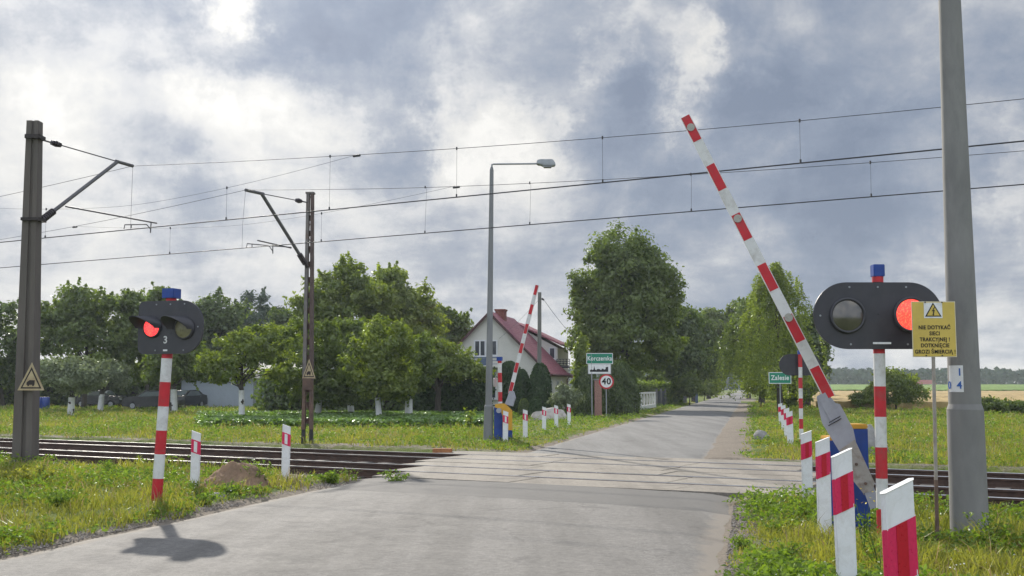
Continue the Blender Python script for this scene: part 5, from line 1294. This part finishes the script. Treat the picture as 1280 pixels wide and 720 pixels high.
yy_ = 5+rng.random(9000)**1.3*11.5; side = rng.random(9000) < .45; xx_ = np.where(side, 5.2+.215*(yy_-25)+.02+rng.exponential(.16, 9000)-.12, ledge_v(yy_)-rng.exponential(.13, 9000)+.10)
cx_ = -3.9+rng.normal(size=5000)*.75; cy_ = 19.9+rng.normal(size=5000)*.45; kk = (cx_ < ledge_v(cy_)+.25)
tq = rng.random(9000)*60-42; nq = np.where(rng.random(9000) < .6, 16.75+rng.normal(size=9000)*.22, 25.35+rng.normal(size=9000)*.25); tx = .872*tq+.4896*nq; ty = -.4896*tq+.872*nq; kt = (tx < ledge_v(ty)) | (tx > 5.4+.215*(ty-25)); tx, ty = tx[kt], ty[kt]
gravel('gravel', 'loose gravel and crumbled asphalt along the road edges', np.concatenate([xx_, cx_[kk], tx]), np.concatenate([yy_, cy_[kk], ty]), .006+.016*rng.random(len(yy_)+kk.sum()+len(tx))**2, GRAVM, .006)
# garden crop strip
X = []; n = 15000
px = 255+rng.random(n)*365; d = 46+rng.random(n)*17; x = (px-640)/F*d
k = fbm(x, d, .5) > .40; x, d = x[k], d[k]; n = len(x)
rep = 5; X = np.repeat(x, rep)+rng.normal(size=n*rep)*.16; Yy = np.repeat(d, rep)+rng.normal(size=n*rep)*.16; Zz = .06+rng.random(n*rep)*.30
cr = leaf_mesh('garden_crop', np.stack([X, Yy, Zz], -1), np.array([0, 0, 1.])+rng.normal(size=(n*rep, 3))*.45, .17*(.6+.8*rng.random(n*rep)), rng.random(n*rep), L_CROP, None, .75); tag(cr, 'leafy vegetable patch in front of the fruit trees', 'vegetable patch', kind='stuff')
# single taller weeds
def weed(label, px, py, h, n=90, mat=L_WEED, leaf=.06, sp=.16, flower=False, D=None, name='weed_clump'):
    p = G(px, py) if D is None else Vector((A(px, py, D).x, D, 0)); z0 = float(hgt(np.array([p.x]), np.array([p.y]))[0]); t = thing(name, label, 'weed', (p.x, p.y, z0))
    m = MB(); PP = []
    for i in range(7):
        a = random.uniform(0, 6.28); r = sp*random.uniform(.2, 1); hh = h*random.uniform(.6, 1); tip = Vector((r*math.cos(a), r*math.sin(a), hh)); m.tube([(0, 0, 0), tip*.5+Vector((0, 0, .1*hh)), tip], [.005, .004, .002], 5)
        for _ in range(n//7): u = random.random(); PP.append(tuple(tip*u+Vector((random.gauss(0, .04), random.gauss(0, .04), 0))))
    m.build('stem', L_CROP, t); PP = np.array(PP)
    leaf_mesh('leaves', PP, np.array([0, 0, .6])+rng.normal(size=PP.shape)*.7, leaf*(.6+.8*rng.random(len(PP))), rng.random(len(PP)), mat, t, .5)
    if flower:
        Q_ = np.array([(random.gauss(0, .07), random.gauss(0, .05), h*random.uniform(.85, 1.08)) for _ in range(9)]); leaf_mesh('flowers', Q_, np.array([0, 0, 1.])+rng.normal(size=Q_.shape)*.4, .028*np.ones(9), rng.random(9), L_YEL, t, .9)
    return t
weed('bright green leafy clump at the foot of the concrete mast', 28, 612, .42, 700, L_GRASS, .075, .55)
weed('green weed clump at the left of the crossing slabs', 493, 602, .28, 260, L_WEED, .06, .28)
weed('yellow flowered weed in front of the near barrier cabinet', 1080, 688, .62, 70, L_WEED, .05, .16, True, D=10.8)
for (px_, py_, hh_, sp_) in [(322, 612, .42, .34), (283, 622, .16, .3), (140, 600, .34, .4), (415, 604, .22, .3), (70, 640, .26, .4), (256, 634, .2, .35)]:
    weed({283: 'low green weeds covering the near foot of the soil heap', 322: 'weed clump growing against the right flank of the soil heap', 140: 'broad weed clump between the concrete mast and the leaning signal', 415: 'low weeds at the end of the verge by the gravel corner', 70: 'weed tuft in the corner of the left verge near the frame edge', 256: 'low weed tuft in the verge edge between the leaning signal and the soil heap'}[px_], px_, py_, hh_, 520, L_WEED, .05, sp_)
for (px_, py_, hh_, lb) in [(960, 640, .2, 'weed tuft at the worn asphalt edge left of the guide posts'), (1010, 652, .26, 'weed clump at the foot of the smallest guide post'), (930, 690, .16, 'low weed tuft nearest the camera at the asphalt edge'), (985, 705, .18, 'low weed tuft in dry grass before the guide post row')]:
    weed(lb, px_, py_, hh_, 380, L_WEED, .035, .22)
weed('tall thin weed between the second and first guide post', 1100, 690, .45, 140, L_WEED, .05, .2, D=9.8)
weed('weed clump at the foot of the thick concrete pole', 1240, 672, .38, 320, L_WEED, .05, .3, D=11.9)
weed('young leafy sapling left of the lamp post beyond the tracks', 586, 536, .95, 200, L_LIT, .13, .35, D=45)

# ------------------------------------------------------------------ haze
m, nt, out = _new('summer_haze'); pv = nd(nt, 'ShaderNodeVolumePrincipled'); pv.inputs['Color'].default_value = (.80, .88, 1, 1); pv.inputs['Density'].default_value = .00024; pv.inputs['Anisotropy'].default_value = .3
nt.links.new(pv.outputs[0], out.inputs['Volume'])
hb = MB().box((200, 330, 14.5), (2300, 760, 32)).build('haze', m); hb['kind'] = 'stuff'; hb['label'] = 'thin bluish summer haze softening the far forest'

# ------------------------------------------------------------------ world + sun
SUN_EL, SUN_AZ = 28.5, 19.0     # azimuth: degrees to the left of the view axis (+Y)
sdir = Vector((-math.sin(R(SUN_AZ))*math.cos(R(SUN_EL)), math.cos(R(SUN_AZ))*math.cos(R(SUN_EL)), math.sin(R(SUN_EL))))
sl_ = bpy.data.lights.new('sun', 'SUN'); sl_.energy = 3.5; sl_.angle = R(.9); sl_.color = (1, .94, .84); so = bpy.data.objects.new('sun', sl_); COL.objects.link(so)
so.rotation_euler = sdir.to_track_quat('Z', 'Y').to_euler(); so.location = (0, 0, 50)
w = bpy.data.worlds.new('World'); S.world = w; w.use_nodes = True; nt = w.node_tree
for n_ in list(nt.nodes): nt.nodes.remove(n_)
out = nd(nt, 'ShaderNodeOutputWorld'); sky = nd(nt, 'ShaderNodeTexSky', sky_type='NISHITA'); sky.sun_disc = False; sky.sun_elevation = R(SUN_EL); sky.sun_rotation = R(-SUN_AZ)
sky.air_density = 1.2; sky.dust_density = 1.5
dirv = coords(nt, 'Generated')
def vm(op, a, b=None, sc=None):
    n_ = nd(nt, 'ShaderNodeVectorMath', operation=op); sock(nt, n_.inputs[0], a)
    if b is not None: sock(nt, n_.inputs[1], b)
    if sc is not None: sock(nt, n_.inputs['Scale'], sc)
    return n_
sep = nd(nt, 'ShaderNodeSeparateXYZ'); nt.links.new(dirv, sep.inputs[0])
den = mth(nt, 'ADD', mth(nt, 'MAXIMUM', sep.outputs[2], 0.0), .22)
cmb = nd(nt, 'ShaderNodeCombineXYZ'); nt.links.new(mth(nt, 'DIVIDE', sep.outputs[0], den), cmb.inputs[0]); nt.links.new(mth(nt, 'DIVIDE', sep.outputs[1], den), cmb.inputs[1])
plane = cmb.outputs[0]
wn = noise(nt, dirv, 5.5, 12, .68, out='Color'); warp = vm('SCALE', vm('SUBTRACT', wn, (.5, .5, .5)).outputs[0], sc=.26).outputs[0]
wd2 = vm('NORMALIZE', vm('ADD', dirv, warp).outputs[0]).outputs[0]
f1 = noise(nt, plane, 1.9, 12, .60, dist=.2); f2 = noise(nt, dirv, 8.0, 12, .62, dist=.3)
# val = how much light comes through the cloud deck
val = mth(nt, 'ADD', mth(nt, 'MULTIPLY', mth(nt, 'SUBTRACT', f1, .5), 1.25), mth(nt, 'MULTIPLY', mth(nt, 'SUBTRACT', f2, .5), 1.12))
val = mth(nt, 'ADD', val, .350)
val = mth(nt, 'ADD', val, mth(nt, 'MULTIPLY', mth(nt, 'SUBTRACT', noise(nt, wd2, 16.0, 10, .6), .5), .38))
BL = [(285, 20, 30, .62), (15, 135, 60, .30), (100, 170, 50, .12), (265, 165, 60, .36), (390, 130, 50, .42), (330, 200, 70, .18), (540, 130, 60, .46), (600, 165, 60, .40), (740, 60, 40, .34), (835, 80, 42, .50), (860, 130, 40, .46), (650, 130, 30, .2), (560, 200, 90, .16),
      (150, 60, 100, -.02), (450, 40, 140, -.12), (500, 190, 42, -.16), (765, 120, 45, -.22), (60, 230, 90, .12), (250, 250, 90, .10), (1080, 80, 220, -.14), (940, 270, 150, -.26), (1160, 250, 110, -.12), (1275, 205, 45, .40), (690, 300, 110, .08),
      (1180, 330, 110, .24), (960, 345, 90, .16), (100, 345, 190, .34), (760, 440, 300, .20), (420, 330, 120, .14), (620, 250, 90, .20), (70, 30, 90, .04), (1240, 410, 120, .10), (980, 130, 100, .02)]
for (px, py, r_, wt) in BL:
    c = ray(px, py).normalized(); dt = vm('DOT_PRODUCT', wd2, tuple(c)).outputs['Value']
    ang2 = mth(nt, 'MULTIPLY', mth(nt, 'SUBTRACT', 1.0, dt), 2.0*(F/r_)**2)
    g_ = mth(nt, 'POWER', 2.71828, mth(nt, 'MULTIPLY', ang2, -1.0))
    val = mth(nt, 'MULTIPLY_ADD', g_, wt*(.72 if wt > 0 else 1.15), val)
sd = vm('DOT_PRODUCT', dirv, tuple(sdir)).outputs['Value']
glow = mth(nt, 'POWER', mth(nt, 'MAXIMUM', sd, 0.0), 22.0)
cc = ramp(nt, val, [(0, (.175, .215, .295)), (.20, (.232, .275, .355)), (.36, (.318, .352, .415)), (.48, (.42, .442, .485)), (.58, (.535, .545, .565)), (.74, (.645, .642, .63)), (.9, (.755, .745, .72))])
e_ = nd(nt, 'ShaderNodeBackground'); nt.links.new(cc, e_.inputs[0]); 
# added fill: unseen sky behind the camera and overhead brightened to lift shaded sides
fill_ = ramp(nt, mth(nt, 'MULTIPLY_ADD', sep.outputs[1], -.5, .5), [(.22, 0.0), (.62, 1.0)])
nt.links.new(mth(nt, 'MULTIPLY_ADD', fill_, 1.15, mth(nt, 'MULTIPLY_ADD', glow, .30, .72)), e_.inputs[1])
bsk = nd(nt, 'ShaderNodeBackground'); nt.links.new(sky.outputs[0], bsk.inputs[0]); bsk.inputs[1].default_value = .09
cov = ramp(nt, val, [(0, .97), (.4, .99), (1, 1.0)])
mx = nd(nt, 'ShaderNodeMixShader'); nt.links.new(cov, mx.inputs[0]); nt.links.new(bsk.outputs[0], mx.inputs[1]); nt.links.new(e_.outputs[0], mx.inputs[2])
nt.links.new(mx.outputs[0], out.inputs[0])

S.view_settings.view_transform = 'Standard'; S.view_settings.look = 'None'; S.view_settings.exposure = .72; S.view_settings.gamma = 1
S.view_settings.use_curve_mapping = False
S.cycles.volume_bounces = 1; S.cycles.max_bounces = 6; S.cycles.transparent_max_bounces = 4; S.cycles.diffuse_bounces = 3; S.cycles.use_denoising = True
